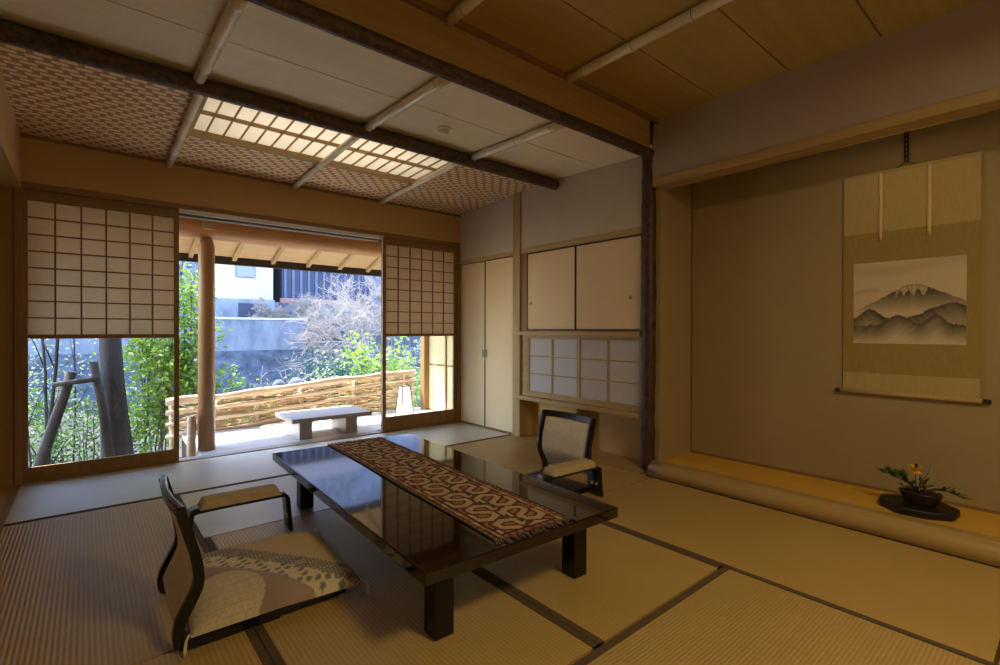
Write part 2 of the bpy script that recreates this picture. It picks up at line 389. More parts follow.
def shoji_window(name, x0, x1, zb, glassx0, glassx1, double=False):
    y0, y1 = YW + .01, YW + .04
    fr = W()
    fr.box(x0, glassx0, y0, y1, .012, 2.10).box(glassx1, x1, y0, y1, .012, 2.10)
    fr.box(glassx0, glassx1, y0, y1, .012, zb).box(glassx0, glassx1, y0, y1, 2.025, 2.10)
    fr.box(glassx0, glassx1, y0, y1, 1.035, 1.062)
    root = fr.build(name, M['frame_z'], bevel=.002); struct(root)
    MBp = W().box(glassx0, glassx1, y0 + .012, y0 + .0135, 1.062, 2.025)
    MBp.build('shoji_paper', M['paper'], root)
    lt = W(); n = 6
    for i in range(1, n):
        x = glassx0 + (glassx1 - glassx0) * i / n; lt.box(x - .0055, x + .0055, y0 + .002, y0 + .012, 1.062, 2.025)
    for j in range(0, 8):
        z = 1.062 + (2.025 - 1.062) * (j + (.0 if j == 0 else 0)) / 8 + (.0 if j else .004)
        if j: lt.box(glassx0, glassx1, y0 + .0035, y0 + .0125, z - .0048, z + .0048)
    lt.build('lattice', M['shoji_lattice'], root)
    if double:
        l2 = W()
        for j in range(0, 8):
            z = 1.062 + (2.025 - 1.062) * (j + .35) / 8
            l2.box(glassx0, glassx1, y0 + .028, y0 + .036, z - .004, z + .004)
        l2.build('lattice', M['shoji_lattice'], root)
    W().box(glassx0, glassx1, y0 + .013, y0 + .017, zb, 1.035).build('pane', M['glass'], root)
    gk = W(); a_, c_, r_ = glassx0, glassx1, .022
    lp = []
    for cx_, cz_, a0 in ((c_ - r_, 1.033 - r_, 0), (a_ + r_, 1.033 - r_, 90), (a_ + r_, zb + r_, 180), (c_ - r_, zb + r_, 270)):
        for k in range(5): an = R(a0 + k * 22.5); lp.append((cx_ + r_ * math.cos(an), y0 + .008, cz_ + r_ * math.sin(an)))
    gk.tube(lp + lp[:1], .0022, 6); gk.build('gasket', M['white_metal'], root)
    return root
shoji_window('window_1', XL + .005, .588, .105, -.325, .553)
shoji_window('window_2', 2.43, 3.425, .155, 2.475, 3.365, True)
struct(W().box(XL - .03, XL + .006, YW - .03, YW + .1, -.02, 2.1).build('trim_7', M['frame_z']))

# ------------------------------------------------------------ left wall: wide lintel over an opening to a passage
struct(W().box(-.62, XL, YF, YW, 2.13, 2.9).build('wall_left', M['plaster_header']))
struct(W().box(-.62, XL + .008, YF, YW, 2.09, 2.13).build('trim_8', M['cedar_y']))
struct(W().box(-1.8, -1.7, YF, YW + .1, -.1, 2.9).build('wall_passage', M['plaster']))
struct(W().box(-1.8, -.62, YF, YW + .1, 2.4, 2.5).build('ceiling', M['ceil_board2']))
struct(W().box(-1.8, 4.1, YF - .1, YF, -.1, 2.9).build('wall_front', M['plaster']))

# ------------------------------------------------------------ right wall with closets
struct(W().box(XR, 3.6, YP, YW, 1.93, 2.9).build('wall_right', M['plaster']))
struct(W().box(3.90, 4.0, YF, YW + .1, -.1, 2.9).build('wall_right', M['plaster_toko']))
struct(W().box(XR - .012, XR + .05, 3.86, YW, 1.885, 1.93).build('trim_9', M['cedar_y'], bevel=.003))
struct(W().box(XR - .014, XR + .05, 2.3, 3.74, 1.885, 1.94).build('trim_10', M['cedar_y'], bevel=.003))
struct(W().box(XR - .03, XR + .02, 4.825, 4.85, 0, 2.1).build('trim_11', M['frame_z']))
p = W().box(XR - .02, XR + .1, 3.745, 3.855, 0, 2.56).build('wall_post', M['cedar_z'], bevel=.004)
tag(p, 'slim square timber post between the tall closet and the wall cabinet', 'post')
# recess under the shelves
struct(W().box(3.6, 3.66, 2.2, 3.75, -.05, .42).box(3.53, 3.66, 3.75, 3.857, -.05, .42).build('wall_recess', M['plaster_header']))
p = W().box(XR - .0, XR + .05, 2.985, 3.03, .001, .395).box(XR + .05, 3.598, 2.995, 3.02, .001, .395).build('shelf_divider', M['cedar_z'])
tag(p, 'narrow timber upright dividing the open recess below the lower shelf', 'post')

t = thing('closet', 'tall built-in closet with two cream sliding doors beside the window corner', 'closet', (XR, 4.35, 0))
W().box(XR + .05, 3.6, 3.86, YW, .0, 1.885).build('body', M['dark_trim'], t)
W().box(XR - .01, XR + .05, 3.86, 4.82, .001, .014).box(XR + .0, XR + .05, 3.857, 3.87, .014, 1.885).build('frame', M['frame_y'], t)
for y0, y1, xo, hy in ((3.875, 4.352, .012, 4.33), (4.366, 4.823, .012, 4.39)):
    d = W().box(XR + xo, XR + xo + .025, y0, y1, .018, 1.878).build('door', M['cream_door'], t, bevel=.0015)
    W().box(XR + xo - .006, XR + xo, hy - .008, hy + .008, .80, .875).box(XR + xo - .004, XR + xo, hy - .012, hy + .012, .795, .88).build('handle', M['chrome'], d, bevel=.001)
W().box(XR + .008, XR + .05, 4.352, 4.366, .016, 1.88).build('edge_strip', M['black'], t)

t = thing('wall_cabinet', 'upper cabinet with two cream sliding doors and small brass pulls', 'cabinet', (XR, 3.0, 1.09))
W().box(XR + .05, 3.6, 2.3, 3.745, 1.095, 1.885).build('body', M['dark_trim'], t)
W().box(XR + .0, XR + .05, 3.66, 3.745, 1.095, 1.885).box(XR, XR + .05, 2.3, 2.315, 1.095, 1.885).box(XR, XR + .05, 2.3, 3.7, 1.09, 1.1).build('frame', M['frame_z'], t)
W().box(XR + .004, XR + .04, 2.315, 3.66, 1.101, 1.11).box(XR + .004, XR + .04, 2.315, 3.66, 1.874, 1.884).box(XR + .003, XR + .04, 3.008, 3.022, 1.11, 1.874).build('edge_strip', M['black'], t)
for y0, y1, hy in ((2.318, 3.008, 2.42), (3.022, 3.655, 3.61)):
    d = W().box(XR + .01, XR + .03, y0, y1, 1.112, 1.873).build('door', M['cream_door'], t, bevel=.0015)
    W().tube([(XR + .0095, hy, 1.375), (XR + .004, hy, 1.375)], .016, 16).tube([(XR + .004, hy, 1.375), (XR + .003, hy, 1.375)], .011, 16).build('handle', M['brass'], d)

def shelf(z0, z1, x0, lab):
    o = W().box(x0, 3.6, 2.3, 3.78, z0, z1).build('wall_shelf', M['cedar_y'], bevel=.003)
    tag(o, lab, 'shelf')
shelf(1.052, 1.09, XR - .035, 'upper timber shelf board between the cream doors and the small paper doors')
shelf(.395, .435, XR - .05, 'lower timber shelf board below the small paper doors')
t = thing('shoji_cabinet', 'low cabinet with two small gridded paper sliding doors between the shelves', 'cabinet', (XR, 3.0, .435))
W().box(XR + .05, 3.6, 2.3, 3.745, .436, 1.051).build('body', M['cedar_z'], t)
W().box(XR + .01, XR + .05, 2.3, 3.74, .4355, .47).box(XR + .01, XR + .05, 2.3, 3.74, 1.036, 1.0515).box(XR + .01, XR + .05, 3.655, 3.74, .47, 1.036).box(XR + .01, XR + .05, 2.3, 2.318, .47, 1.036).build('frame', M['cedar_y'], t)
for y0, y1 in ((2.318, 2.985), (2.985, 3.655)):
    d = W().box(XR + .015, XR + .032, y0, y0 + .018, .47, 1.036).box(XR + .015, XR + .032, y1 - .018, y1, .47, 1.036).box(XR + .015, XR + .032, y0 + .018, y1 - .018, .47, .486).box(XR + .015, XR + .032, y0 + .018, y1 - .018, 1.02, 1.036).build('door', M['cedar_y'], t)
    W().box(XR + .026, XR + .029, y0 + .018, y1 - .018, .486, 1.02).build('paper', M['paper_cab'], d)
    ym = (y0 + y1) / 2
    l_ = W().box(XR + .016, XR + .026, ym - .01, ym + .01, .486, 1.02)
    for k in (1, 2):
        z = .486 + k * .534 / 3; l_.box(XR + .018, XR + .026, y0 + .018, y1 - .018, z - .006, z + .006)
    l_.build('lattice', M['cedar_y'], d)

# bark-covered corner post
pts = [(3.415 + .004 * math.sin(z * 3.1), YP + .01 + .004 * math.cos(z * 2.3), z) for z in [i * .06 for i in range(46)]]
pts = [(x + .012, y + .005, z) for x, y, z in pts]; pts[-1] = (3.427, YP + .015, 2.735)
p = W().tube(pts, [.058 + .003 * math.sin(i * 1.7) + .002 * math.sin(i * .6) for i in range(46)], 22).build('alcove_post', M['bark_post'])
tag(p, 'dark bark-covered log post at the left end of the alcove', 'post')

# ------------------------------------------------------------ tokonoma alcove
struct(W().box(XR, 3.90, 2.135, YP + .07, -.05, 2.9).build('wall_alcove', M['plaster_toko']))
struct(W().box(XR + .03, 3.90, YF, 2.135, -.05, .08).build('floor_alcove', M['toko_mat']))
struct(W().box(3.884, 3.90, YF, 2.135, .08, .094).box(3.888, 3.90, 2.123, 2.135, .094, 2.6).build('baseboard_alcove', M['frame_y']))
struct(W().box(XR - .03, XR + .1, YF, 2.198, 2.285, 2.9).build('wall_right', M['plaster_kabe']))
struct(W().box(XR - .055, XR + .105, YF, 2.176, 2.222, 2.285).build('trim_12', M['cedar_y'], bevel=.006))
struct(W().box(XR + .1, 3.90, YF, 2.134, 2.62, 2.7).build('ceiling_alcove', M['ceil_board2']))
pts = [(3.325, y, .036) for y in np.linspace(YF, YP - .085, 26)]
p = W().tube(pts, [.066 + .0015 * math.sin(i) for i in range(26)], 28).build('sill_log', M['sill_log'])
tag(p, 'long smooth pale log edging the raised alcove floor', 'log')
struct(W().box(3.247, 3.46, YF, YP - .04, -.05, -.001).box(3.385, 3.46, YF, YP - .04, -.001, .079).build('trim_13', M['sill_log']))
struct(W().box(3.2405, 3.2475, YF, YP - .09, -.01, .006).build('trim_21', M['dark_trim']))

# lamp behind the alcove lintel
t = thing('strip_light', 'slim glowing strip lamp tucked behind the alcove lintel', 'lamp', (3.56, .7, 2.25))
W().box(3.536, 3.60, .34, 1.06, 2.245, 2.285).build('housing', M['white_metal'], t)
W().tube([(3.56, .36, 2.238), (3.56, 1.04, 2.238)], .006, 10).build('tube', M['tube'], t)

# scroll
XS = 3.888
t = thing('hanging_scroll', 'long hanging scroll with an ink painting of a snow-capped mountain', 'scroll', (XS, .71, .70))
W().box(XS - .004, XS - .001, .383, 1.043, .715, 2.115).build('mounting', M['scroll_silk'], t)
W().box(XS - .0055, XS - .004, .383, 1.043, .83, 1.735).build('inner_cloth', M['scroll_inner'], t)
g = W().grid(150, 100, lambda u, v: (XS - .0065, .985 - u * .545, 1.022 + v * .52)).build('painting', M['painting'], t, recalc=False)
def noise1(x, s, o=4):
    r = 0; a = 1
    for k in range(o):
        xi = x * s; i = math.floor(xi); f = xi - i; f = f * f * (3 - 2 * f)
        h = lambda q: (math.sin((q + 17.3 * k) * 127.1) * 43758.5453) % 1
        r += a * ((h(i) * (1 - f) + h(i + 1) * f) - .5); a *= .5; s *= 2.1
    return r
def fuji(co):
    co = Vector(co) + t.location
    u = (.985 - co.y) / .545; v = (co.z - 1.022) / .52
    base = np.array(hexc(212, 192, 158)); d = 0
    d += .16 * max(0, 1 - abs(v - .93 + .05 * math.sin(5 * u)) / .1) + .22 * max(0, 1 - abs(v - .62 - .04 * math.sin(9 * u)) / .05) * (u < .25)
    pk = .735 - (.62 if u < .56 else .54) * abs(u - .56) - .02 * max(0, 1 - abs(u - .56) / .06) + .010 * noise1(u, 40)
    snowline = .60 + .05 * noise1(u, 30) + .03 * math.sin(u * 75)
    fade = max(0, min(1, (v - .38) / .24))
    if v < pk:
        d = .88 * fade ** .8 * (1 if abs(u - .56) > .02 else .9)
        if v > snowline and .40 < u < .68: d = .18 + .9 * max(0, noise1(u * 1.4 - (v - .7) * (u - .56) * 9, 34))
        if v >= pk - .012: d = max(d, .55 * min(1, fade * 3))
    r2 = .30 + .12 * math.exp(-((u - .16) / .11) ** 2) + .17 * math.exp(-((u - .88) / .26) ** 2) + .018 * noise1(u, 16)
    if v < r2: d = max(.18, .9 - 2.3 * (r2 - v)) + .12 * noise1(u + v * .7, 30)
    r3 = .22 + .13 * math.exp(-((u - .42) / .13) ** 2) + .12 * math.exp(-((u - .75) / .1) ** 2) + .02 * noise1(u + 5, 18)
    if v < r3: d = max(.05, .88 - 3.0 * (r3 - v)) + .12 * noise1(u - v, 26)
    if v < .12: d *= max(0, v / .12) ** .6
    if abs(u - .06) < .012 and .12 < v < .2: d = .6
    d = min(.93, max(0, d))
    return tuple(base * (1 - d) + np.array((.018, .015, .012)) * d)
paint(g, fuji)
W().tube([(XS - .012, .37, .705), (XS - .012, 1.055, .705)], .014, 14).build('roller', M['scroll_silk'], t)
for a, b in ((.335, .372), (1.053, 1.085)): W().tube([(XS - .012, a, .705), (XS - .012, b, .705)], .0125, 14).build('roller_knob', M['pot'], t)
W().box(XS - .009, XS - .001, .38, 1.046, 2.108, 2.122).build('top_rod', M['scroll_silk'], t)
for yy in (.605, .842):
    W().ribbon([(XS - .012 - .004 * math.sin(i), 2.11 - i * .0435) for i in range(11)], yy - .009, yy + .009, .0015).build('ribbon', M['ribbon'], t)
W().tube([(XS - .006, .66, 2.118), (XS - .006, .715, 2.155), (XS - .006, .77, 2.118)], .0025, 6).build('cord', M['bark'], t)
hk = thing('scroll_hanger', 'dark flat adjustable hook the scroll hangs from', 'hook', (XS, .715, 2.16))
h = W().box(XS - .005, XS + .001, .706, .713, 2.15, 2.50).box(XS - .005, XS + .001, .721, .728, 2.15, 2.50)
for i in range(12): h.box(XS - .005, XS + .001, .713, .721, 2.15 + i * .03, 2.158 + i * .03)
h.build('ladder_strip', M['black'], hk)

# tray and flower arrangement on the alcove floor
def slab_outline(n=40):
    o = []
    for k in range(n):
        a = 2 * math.pi * k / n
        c, s_ = math.cos(a), math.sin(a)
        rx = .172 + .006 * math.sin(3 * a + 1); ry = .142 + .010 * math.sin(4 * a + .6)
        f = 1 / max(abs(c), abs(s_), (abs(c) + abs(s_)) / 1.42)
        o.append((s_ * f * ry, c * f * rx))
    return o
TC = (3.61, .605)
sl = slab_outline(); n = len(sl); mb = W()
for sc_, z in ((.92, .081), (1, .092), (1, .117), (.97, .124)):
    mb.v += [(TC[0] + x * sc_, TC[1] + y * sc_, z) for x, y in sl]
for r_ in range(3):
    for k in range(n): mb.f.append((r_ * n + k, r_ * n + (k + 1) % n, (r_ + 1) * n + (k + 1) % n, (r_ + 1) * n + k)); mb.sm.append(True)
mb.f.append(tuple(reversed(range(n)))); mb.sm.append(False); mb.f.append(tuple(range(3 * n, 4 * n))); mb.sm.append(False)
tag(mb.build('flower_tray', M['tray']), 'dark irregular wooden slab under the flower pot in the alcove', 'tray')
t = thing('flower_arrangement', 'low reddish-brown pot with spreading leaves and one yellow flower on the slab', 'flower arrangement', (TC[0], TC[1], .124))
prof = [(.062, .1245), (.066, .128), (.070, .14), (.078, .16), (.088, .182), (.092, .19), (.084, .19), (.07, .18), (.04, .176)]
W().lathe(prof, TC[0], TC[1] - .01, 28, .72, 1.08).build('pot', M['pot'], t)
def leaf(mb, base, dirv, L, w, up=.2):
    d = Vector(dirv).normalized(); sd = d.cross(Vector((0, 0, 1)));
    if sd.length < .05: sd = Vector((1, 0, 0))
    sd.normalize(); nn = sd.cross(d)
    P = Vector(base); pts = []
    for t_, ww in ((0, .12), (.35, 1), (.7, .8), (1, .05)):
        c = P + d * (L * t_) + nn * (up * L * math.sin(t_ * 2.6) * .5)
        pts.append((c - sd * w * ww, c + nn * w * .15 * 0, c + sd * w * ww))
    vs = [q for r_ in pts for q in r_]
    mb.add(vs, [(i * 3 + k, i * 3 + k + 1, i * 3 + k + 4, i * 3 + k + 3) for i in range(3) for k in range(2)], True)
rl = random.Random(3)
lv = W(); st = W()
B = Vector((TC[0], TC[1], .184))
def spray(path, nl, ll, lw):
    st.tube(path, [.0022] * len(path), 6)
    for i in range(nl):
        f = .35 + .65 * i / max(1, nl - 1); seg = f * (len(path) - 1); k = min(int(seg), len(path) - 2)
        p_ = Vector(path[k]).lerp(Vector(path[k + 1]), seg - k)
        dd = (Vector(path[-1]) - Vector(path[0])).normalized() + Vector((rl.uniform(-1, 1), rl.uniform(-1, 1), rl.uniform(-.3, .5))) * .9
        leaf(lv, p_, dd, ll * rl.uniform(.8, 1.2), lw)
spray([B, B + Vector((-.01, .04, .07)), B + Vector((-.02, .09, .09)), B + Vector((-.03, .155, .085))], 22, .045, .010)
spray([B, B + Vector((-.02, .05, .06)), B + Vector((-.03, .11, .075))], 16, .045, .010)
spray([B, B + Vector((-.02, -.06, .04)), B + Vector((-.03, -.13, .045)), B + Vector((-.05, -.2, .03))], 26, .040, .009)
spray([B, B + Vector((-.04, -.04, .04)), B + Vector((-.06, -.10, .02))], 8, .035, .008)
spray([B, B + Vector((-.05, .02, .04)), B + Vector((-.08, -.02, .03))], 8, .035, .008)
for k in range(9):
    a = k * .75; q = B + Vector((-.05 * abs(math.cos(a)), .08 * math.sin(a), .03 + .03 * (k % 3)))
    spray([B, B.lerp(q, .5) + Vector((0, 0, .01)), q], 7, .028, .009)
lv.build('leaves', M['leaf_dark'], t, recalc=False); st.build('stems', M['twig'], t)
W().tube([B, B + Vector((0, -.02, .08)), B + Vector((0, -.045, .12)), B + Vector((0, -.052, .17))], [.002, .002, .0015, .001], 6).build('twig', M['twig'], t)
fs = W().tube([B, B + Vector((0, .012, .07)), B + Vector((-.004, .012, .125))], .002, 6).build('flower_stem', M['leaf_dark'], t)
fl = W(); FC = B + Vector((-.004, .012, .125))
for k in range(26):
    a = k * 2.4; e = -.3 + .5 * (k % 4)
    leaf(fl, FC, (math.cos(a), math.sin(a), e), .040, .013)
fl.build('petals', M['petal_yellow'], t, recalc=False)
W().lathe([(.003, FC.z + .012), (.007, FC.z + .022), (.006, FC.z + .034), (.002, FC.z + .042)], FC.x, FC.y - .004, 10).build('bud', M['black'], t)
pk_ = W()
for k in range(10):
    a = k * 2.4; leaf(pk_, B + Vector((-.03, -.015, .045)), (math.cos(a), math.sin(a), .5), .018, .005)
pk_.build('small_blossom', M['petal_pink'], t, recalc=False)

# ------------------------------------------------------------ ceilings
YA = 3.27
def slab(y0, z0, y1, z1, x0, x1, name, m):
    o = W().hexa([(x0, y0, z0), (x1, y0, z0), (x1, y1, z1), (x0, y1, z1), (x0, y0, z0 + .05), (x1, y0, z0 + .05), (x1, y1, z1 + .05), (x0, y1, z1 + .05)]).build(name, m)
    return struct(o)
zA = 2.545
zat = lambda y: 2.505 + (zA - 2.505) * (y - YP) / (YA - YP) if y < YA else zA + (2.478 - zA) * (y - YA) / (YW - YA)
slab(YP - .03, zat(YP), 2.724, zat(2.724), XL, XR, 'ceiling', M['ceil_board'])
slab(2.733, zat(2.733), YA, zA, XL, XR, 'ceiling', M['ceil_board'])
slab(2.718, zat(2.728) + .006, 2.739, zat(2.728) + .006, XL, XR, 'trim_14', M['groove'])
SX0, SX1, SY0, SY1 = .55, 2.42, 3.42, 4.12
slab(YA, zA, SY0, zat(SY0), XL, XR, 'ceiling', M['ajiro'])
slab(SY1, zat(SY1), YW, zat(YW), XL, XR, 'ceiling', M['ajiro'])
slab(SY0, zat(SY0), SY1, zat(SY1), XL, SX0, 'ceiling', M['ajiro'])
slab(SY0, zat(SY0), SY1, zat(SY1), SX1, XR, 'ceiling', M['ajiro'])
struct(W().box(XL, XR, YW - .035, YW, 2.462, 2.485).build('trim_15', M['frame_x']))
struct(W().box(-1.8, 4.1, YF - .1, 4.96, 3.01, 3.06).build('ceiling_roof', M['dark_trim']))
# skylight
fr = W()
def yb(x0, x1, y0, y1, dz0, dz1): # bar following the slope
    a, b = zat(y0), zat(y1)
    fr.hexa([(x0, y0, a + dz0), (x1, y0, a + dz0), (x1, y1, b + dz0), (x0, y1, b + dz0), (x0, y0, a + dz1), (x1, y0, a + dz1), (x1, y1, b + dz1), (x0, y1, b + dz1)])
yb(SX0 - .01, SX1 + .01, SY0 - .015, SY0 + .02, -.012, .04); yb(SX0 - .01, SX1 + .01, SY1 - .02, SY1 + .03, -.014, .04)
yb(SX0 - .01, SX0 + .02, SY0 + .02, SY1 - .02, -.012, .04); yb(SX1 - .02, SX1 + .01, SY0 + .02, SY1 - .02, -.012, .04)
yb(SX0 + .02, SX1 - .02, 3.745, 3.762, .0, .028)
sky = struct(fr.build('window_3', M['cedar_x']))
fr = W()
for i in range(1, 17):
    x = SX0 + (SX1 - SX0) * i / 17; yb(x - .005, x + .005, SY0 + .02, SY1 - .02, .012, .024)
fr.build('lattice', M['cedar_y'], sky)
fr = W(); yb(SX0 + .02, SX1 - .02, SY0 + .02, SY1 - .02, .024, .026); fr.build('paper', M['paper_sky'], sky)
struct(W().box(SX0 - .1, SX1 + .1, SY0 - .1, SY0 - .05, 2.6, 2.95).box(SX0 - .1, SX1 + .1, SY1 + .05, SY1 + .1, 2.55, 2.95).box(SX0 - .1, SX0 - .05, SY0 - .05, SY1 + .05, 2.57, 2.95).box(SX1 + .05, SX1 + .1, SY0 - .05, SY1 + .05, 2.57, 2.95).box(SX0 - .1, SX1 + .1, SY0 - .1, SY1 + .1, 2.95, 3.0).build('ceiling_lightbox', M['white_metal']))
# near ceiling, boards with grooves
ys = [YP - .06, 1.68, 1.208, .738, .268, -.2, -.67, -1.14, YF]
for a, b in zip(ys[:-1], ys[1:]):
    struct(W().box(XL, XR, b + .004, a - .004, ZC2, ZC2 + .03).build('ceiling', M['ceil_board2']))
struct(W().box(XL, XR, YF, YP, ZC2 + .008, ZC2 + .06).build('trim_16', M['groove']))
# fascia between the two ceilings
struct(W().box(XL, 3.315, YP - .06, YP - .025, 2.50, ZC2 + .02).build('trim_17', M['cedar_x']))
struct(W().box(XL, XR, YP - .09, YP - .06, 2.712, ZC2 + .005).build('trim_18', M['frame_x']))
def log(name, y, z, r, x0, x1, lab, m):
    k = 60
    pts = [(x0 + (x1 - x0) * i / (k - 1), y + .001 * math.sin(i * .5), z + .001 * math.cos(i * .37)) for i in range(k)]
    o = W().tube(pts, [r * (1 + .02 * math.sin(i * 1.3) + .012 * math.sin(i * .41)) for i in range(k)], 22).build(name, m)
    tag(o, lab, 'beam')
log('ceiling_beam', YA - .01, 2.492, .049, -.35, 3.425, 'dark bark-covered log beam crossing between the plain boards and the woven ceiling', M['bark'])
log('ceiling_beam', YP - .05, 2.466, .040, -.35, 3.33, 'dark bark-covered log beam under the ochre fascia, ending at the alcove post', M['bark'])
# bamboo poles
def pole(x, y0, z0, y1, z1, r, lab, caps=1):
    t = thing('bamboo_pole', lab, 'bamboo pole', (x, (y0 + y1) / 2, (z0 + z1) / 2), group='bamboo poles under the ceilings')
    L = abs(y1 - y0); nodes = [.12 + .36 * k for k in range(int(L / .36) + 1) if .12 + .36 * k < L - .05]
    pts = []; rad = []
    ss = sorted(set([0, L] + [q for nd in nodes for q in (nd - .012, nd - .004, nd, nd + .004, nd + .012)]))
    for s_ in ss:
        f = s_ / L; pts.append((x, y0 + (y1 - y0) * f, z0 + (z1 - z0) * f))
        e = 1.0
        for nd in nodes:
            if abs(s_ - nd) < .002: e = .96
            elif abs(s_ - nd) < .006: e = 1.07
        rad.append(r * e)
    W().tube(pts, rad, 18).build('cane', M['bamboo'], t)
    for nd in nodes:
        nd_ = W()
        f = nd / L; c = (x, y0 + (y1 - y0) * f, z0 + (z1 - z0) * f)
        nd_.tube([(x, c[1] - .002, c[2]), (x, c[1] + .002, c[2])], r * 1.03, 18)
        nd_.build('joint', M['bamboo_line'], t)
nm = ('left', 'middle', 'right')
for i, x in enumerate((.485, 1.50, 2.415)):
    pole(x, YP - .01, zat(YP) - .034, YA - .055, zA - .033, .03, nm[i] + ' of the three bamboo poles between the two dark ceiling logs')
    pole(x + .03 - .028 * i, YA + .045, zA - .032, YW, zat(YW) - .027, .026, nm[i] + ' of the three bamboo poles crossing the woven ceiling by the window')
    pole(x - .055, YP - .092, ZC2 - .03, YF, ZC2 - .03, .03, nm[i] + ' of the bamboo poles under the ochre near ceiling')
# smoke detector
t = thing('smoke_detector', 'small round off-white smoke detector on the plain ceiling boards', 'smoke detector', (1.94, 2.93, 2.53))
zd = zat(2.93)
W().lathe([(.05, zd + .002), (.05, zd - .012), (.044, zd - .016)], 1.94, 2.93, 28).build('base', M['plastic'], t)
W().lathe([(.036, zd - .016), (.036, zd - .03), (.03, zd - .04), (.012, zd - .043)], 1.94, 2.93, 28).build('sensor_head', M['plastic'], t)

# ------------------------------------------------------------ low table and runner
TH = R(-2.0)
tx, ty = .850, 1.39; TWd, TLn = .992, 2.0
ca, sa = math.cos(TH), math.sin(TH)
ctr = (tx + ca * TWd / 2 - sa * TLn / 2, ty + sa * TWd / 2 + ca * TLn / 2)
t = thing('low_table', 'glossy dark brown lacquered low table on square legs', 'table', (ctr[0], ctr[1], 0), TH)
hw, hl = TWd / 2, TLn / 2
W().box(-hw, hw, -hl, hl, .254, .30).build('tabletop', M['lacquer'], t, True, bevel=.005, seg=3)
for sx in (-1, 1):
    for sy in (-1, 1):
        cx_, cy_ = sx * (hw - .142) - .018, (-(hl - .12) if sy < 0 else hl - .28); a = .040
        W().box(cx_ - a, cx_ + a, cy_ - a, cy_ + a, .002, .254).build('leg', M['lacquer_leg'], t, True, bevel=.004)
# runner
rt = thing('table_runner', 'long woven runner with red, tan and black hook motifs across the table', 'table runner', (ctr[0] + .045, ctr[1] + .015, .3005), R(-2.9))
NW, NL = 66, 330; RW, RL = .395, 1.94
def rz(u, v): return .0045 + .0012 * math.sin(v * 60) * math.sin(u * 5)
top = W().grid(NW, NL, lambda u, v: ((u - .5) * RW + .003 * math.sin(v * 11), (v - .5) * RL, rz(u, v)), False).build('weave', M['kilim'], rt, True, recalc=False)
top.modifiers.new('Solidify', 'SOLIDIFY').thickness = .004; top.modifiers['Solidify'].offset = -1
cT, cD, cR, cO, cB = (np.array(hexc(*c)) for c in ((186, 158, 110), (42, 32, 36), (118, 54, 48), (158, 110, 70), (100, 74, 58)))
hook = [(-6.5, -.5), (-6.5, -4.6), (-1.5, -6.3), (3.2, -4.6), (3.2, -1.4), (-3.2, 1.4), (-3.2, 4.6), (1.5, 6.3), (6.5, 4.6), (6.5, .5)]
hook2 = [(-3.4, -2.1), (-.6, -3.2)]; hook3 = [(3.4, 2.1), (.6, 3.2)]
def segd(px, py, pts):
    best = 1e9
    for (ax, ay), (bx, by) in zip(pts[:-1], pts[1:]):
        dx, dy = bx - ax, by - ay; q = max(0, min(1, ((px - ax) * dx + (py - ay) * dy) / (dx * dx + dy * dy)))
        best = min(best, math.hypot(px - ax - dx * q, py - ay - dy * q))
    return best
_cache = {}
def kilim(co):
    x = co.x / RW * 66; y = co.y / RL * 318   # ~6 mm cells
    ax = abs(x)
    if ax > 31.6: return tuple(cD)
    if ax > 29.6: return tuple(cB if (int(y / 3) % 2) else cO)
    if ax > 28.2: return tuple(cD)
    if ax > 25.4: return tuple(cO if (int((y + (x > 0) * 4) / 7) % 3) else cT)
    if ax > 24: return tuple(cD)
    ay = abs(y)
    if ay > 155: return tuple(cO if int(ax / 3) % 2 else cR)
    if ay > 153: return tuple(cD)
    # field: two columns of hooks, alternate mirrored
    px, py = 24.0, 33.0
    col = 0 if x < 0 else 1; lx = x + 12 if x < 0 else x - 12
    yy = y + (col * py / 2); row = math.floor(yy / py); ly = yy - (row + .5) * py
    if col: lx = -lx
    key = (round(lx * 1.0, 1), round(ly, 1))
    d = segd(lx * .62, ly * .46, hook)
    if d < 1.25: return tuple(cT)
    if d < 1.8: return tuple(cD)
    d2 = min(segd(lx * .62, ly * .46, hook2), segd(lx * .62, ly * .46, hook3))
    if d2 < .9: return tuple(cO)
    if d < 2.5: return tuple(cR)
    if d < 2.9: return tuple(cD)
    if ax < 3 and abs(abs(((y + 8) % 33) - 16.5) - ax) < 1.6: return tuple(cT)
    if ax > 17 and d < 4.2: return tuple(cO)
    if abs(ax - ((y % 11) - 5.5)) < .9 or abs(ax + ((y % 11) - 5.5)) < .9: return tuple(cT if ax < 4 else cD)
    return tuple(cD if (int(x) + int(y)) % 3 else cB)
paint(top, kilim, 'CORNER')
for sgn in (-1, 1):
    fr = W(); rr = random.Random(5 + sgn)
    for i in range(40):
        x = (i / 39 - .5) * RW; y = sgn * RL / 2; L = rr.uniform(.022, .042); dx = rr.uniform(-.012, .012)
        drop = .0
        fr.tube([(x, y - sgn * .004, .004), (x + dx * .5, y + sgn * L * .5, .006), (x + dx, y + sgn * L, .0035)], [.0026, .0034, .002], 5)
    fr.build('fringe', mat('fringe_yarn', hexc(58, 42, 44), .95, .7, (60, 60, 60), col2=hexc(150, 132, 120)), rt, True)['label'] = 'knotted dark and pale fringe'

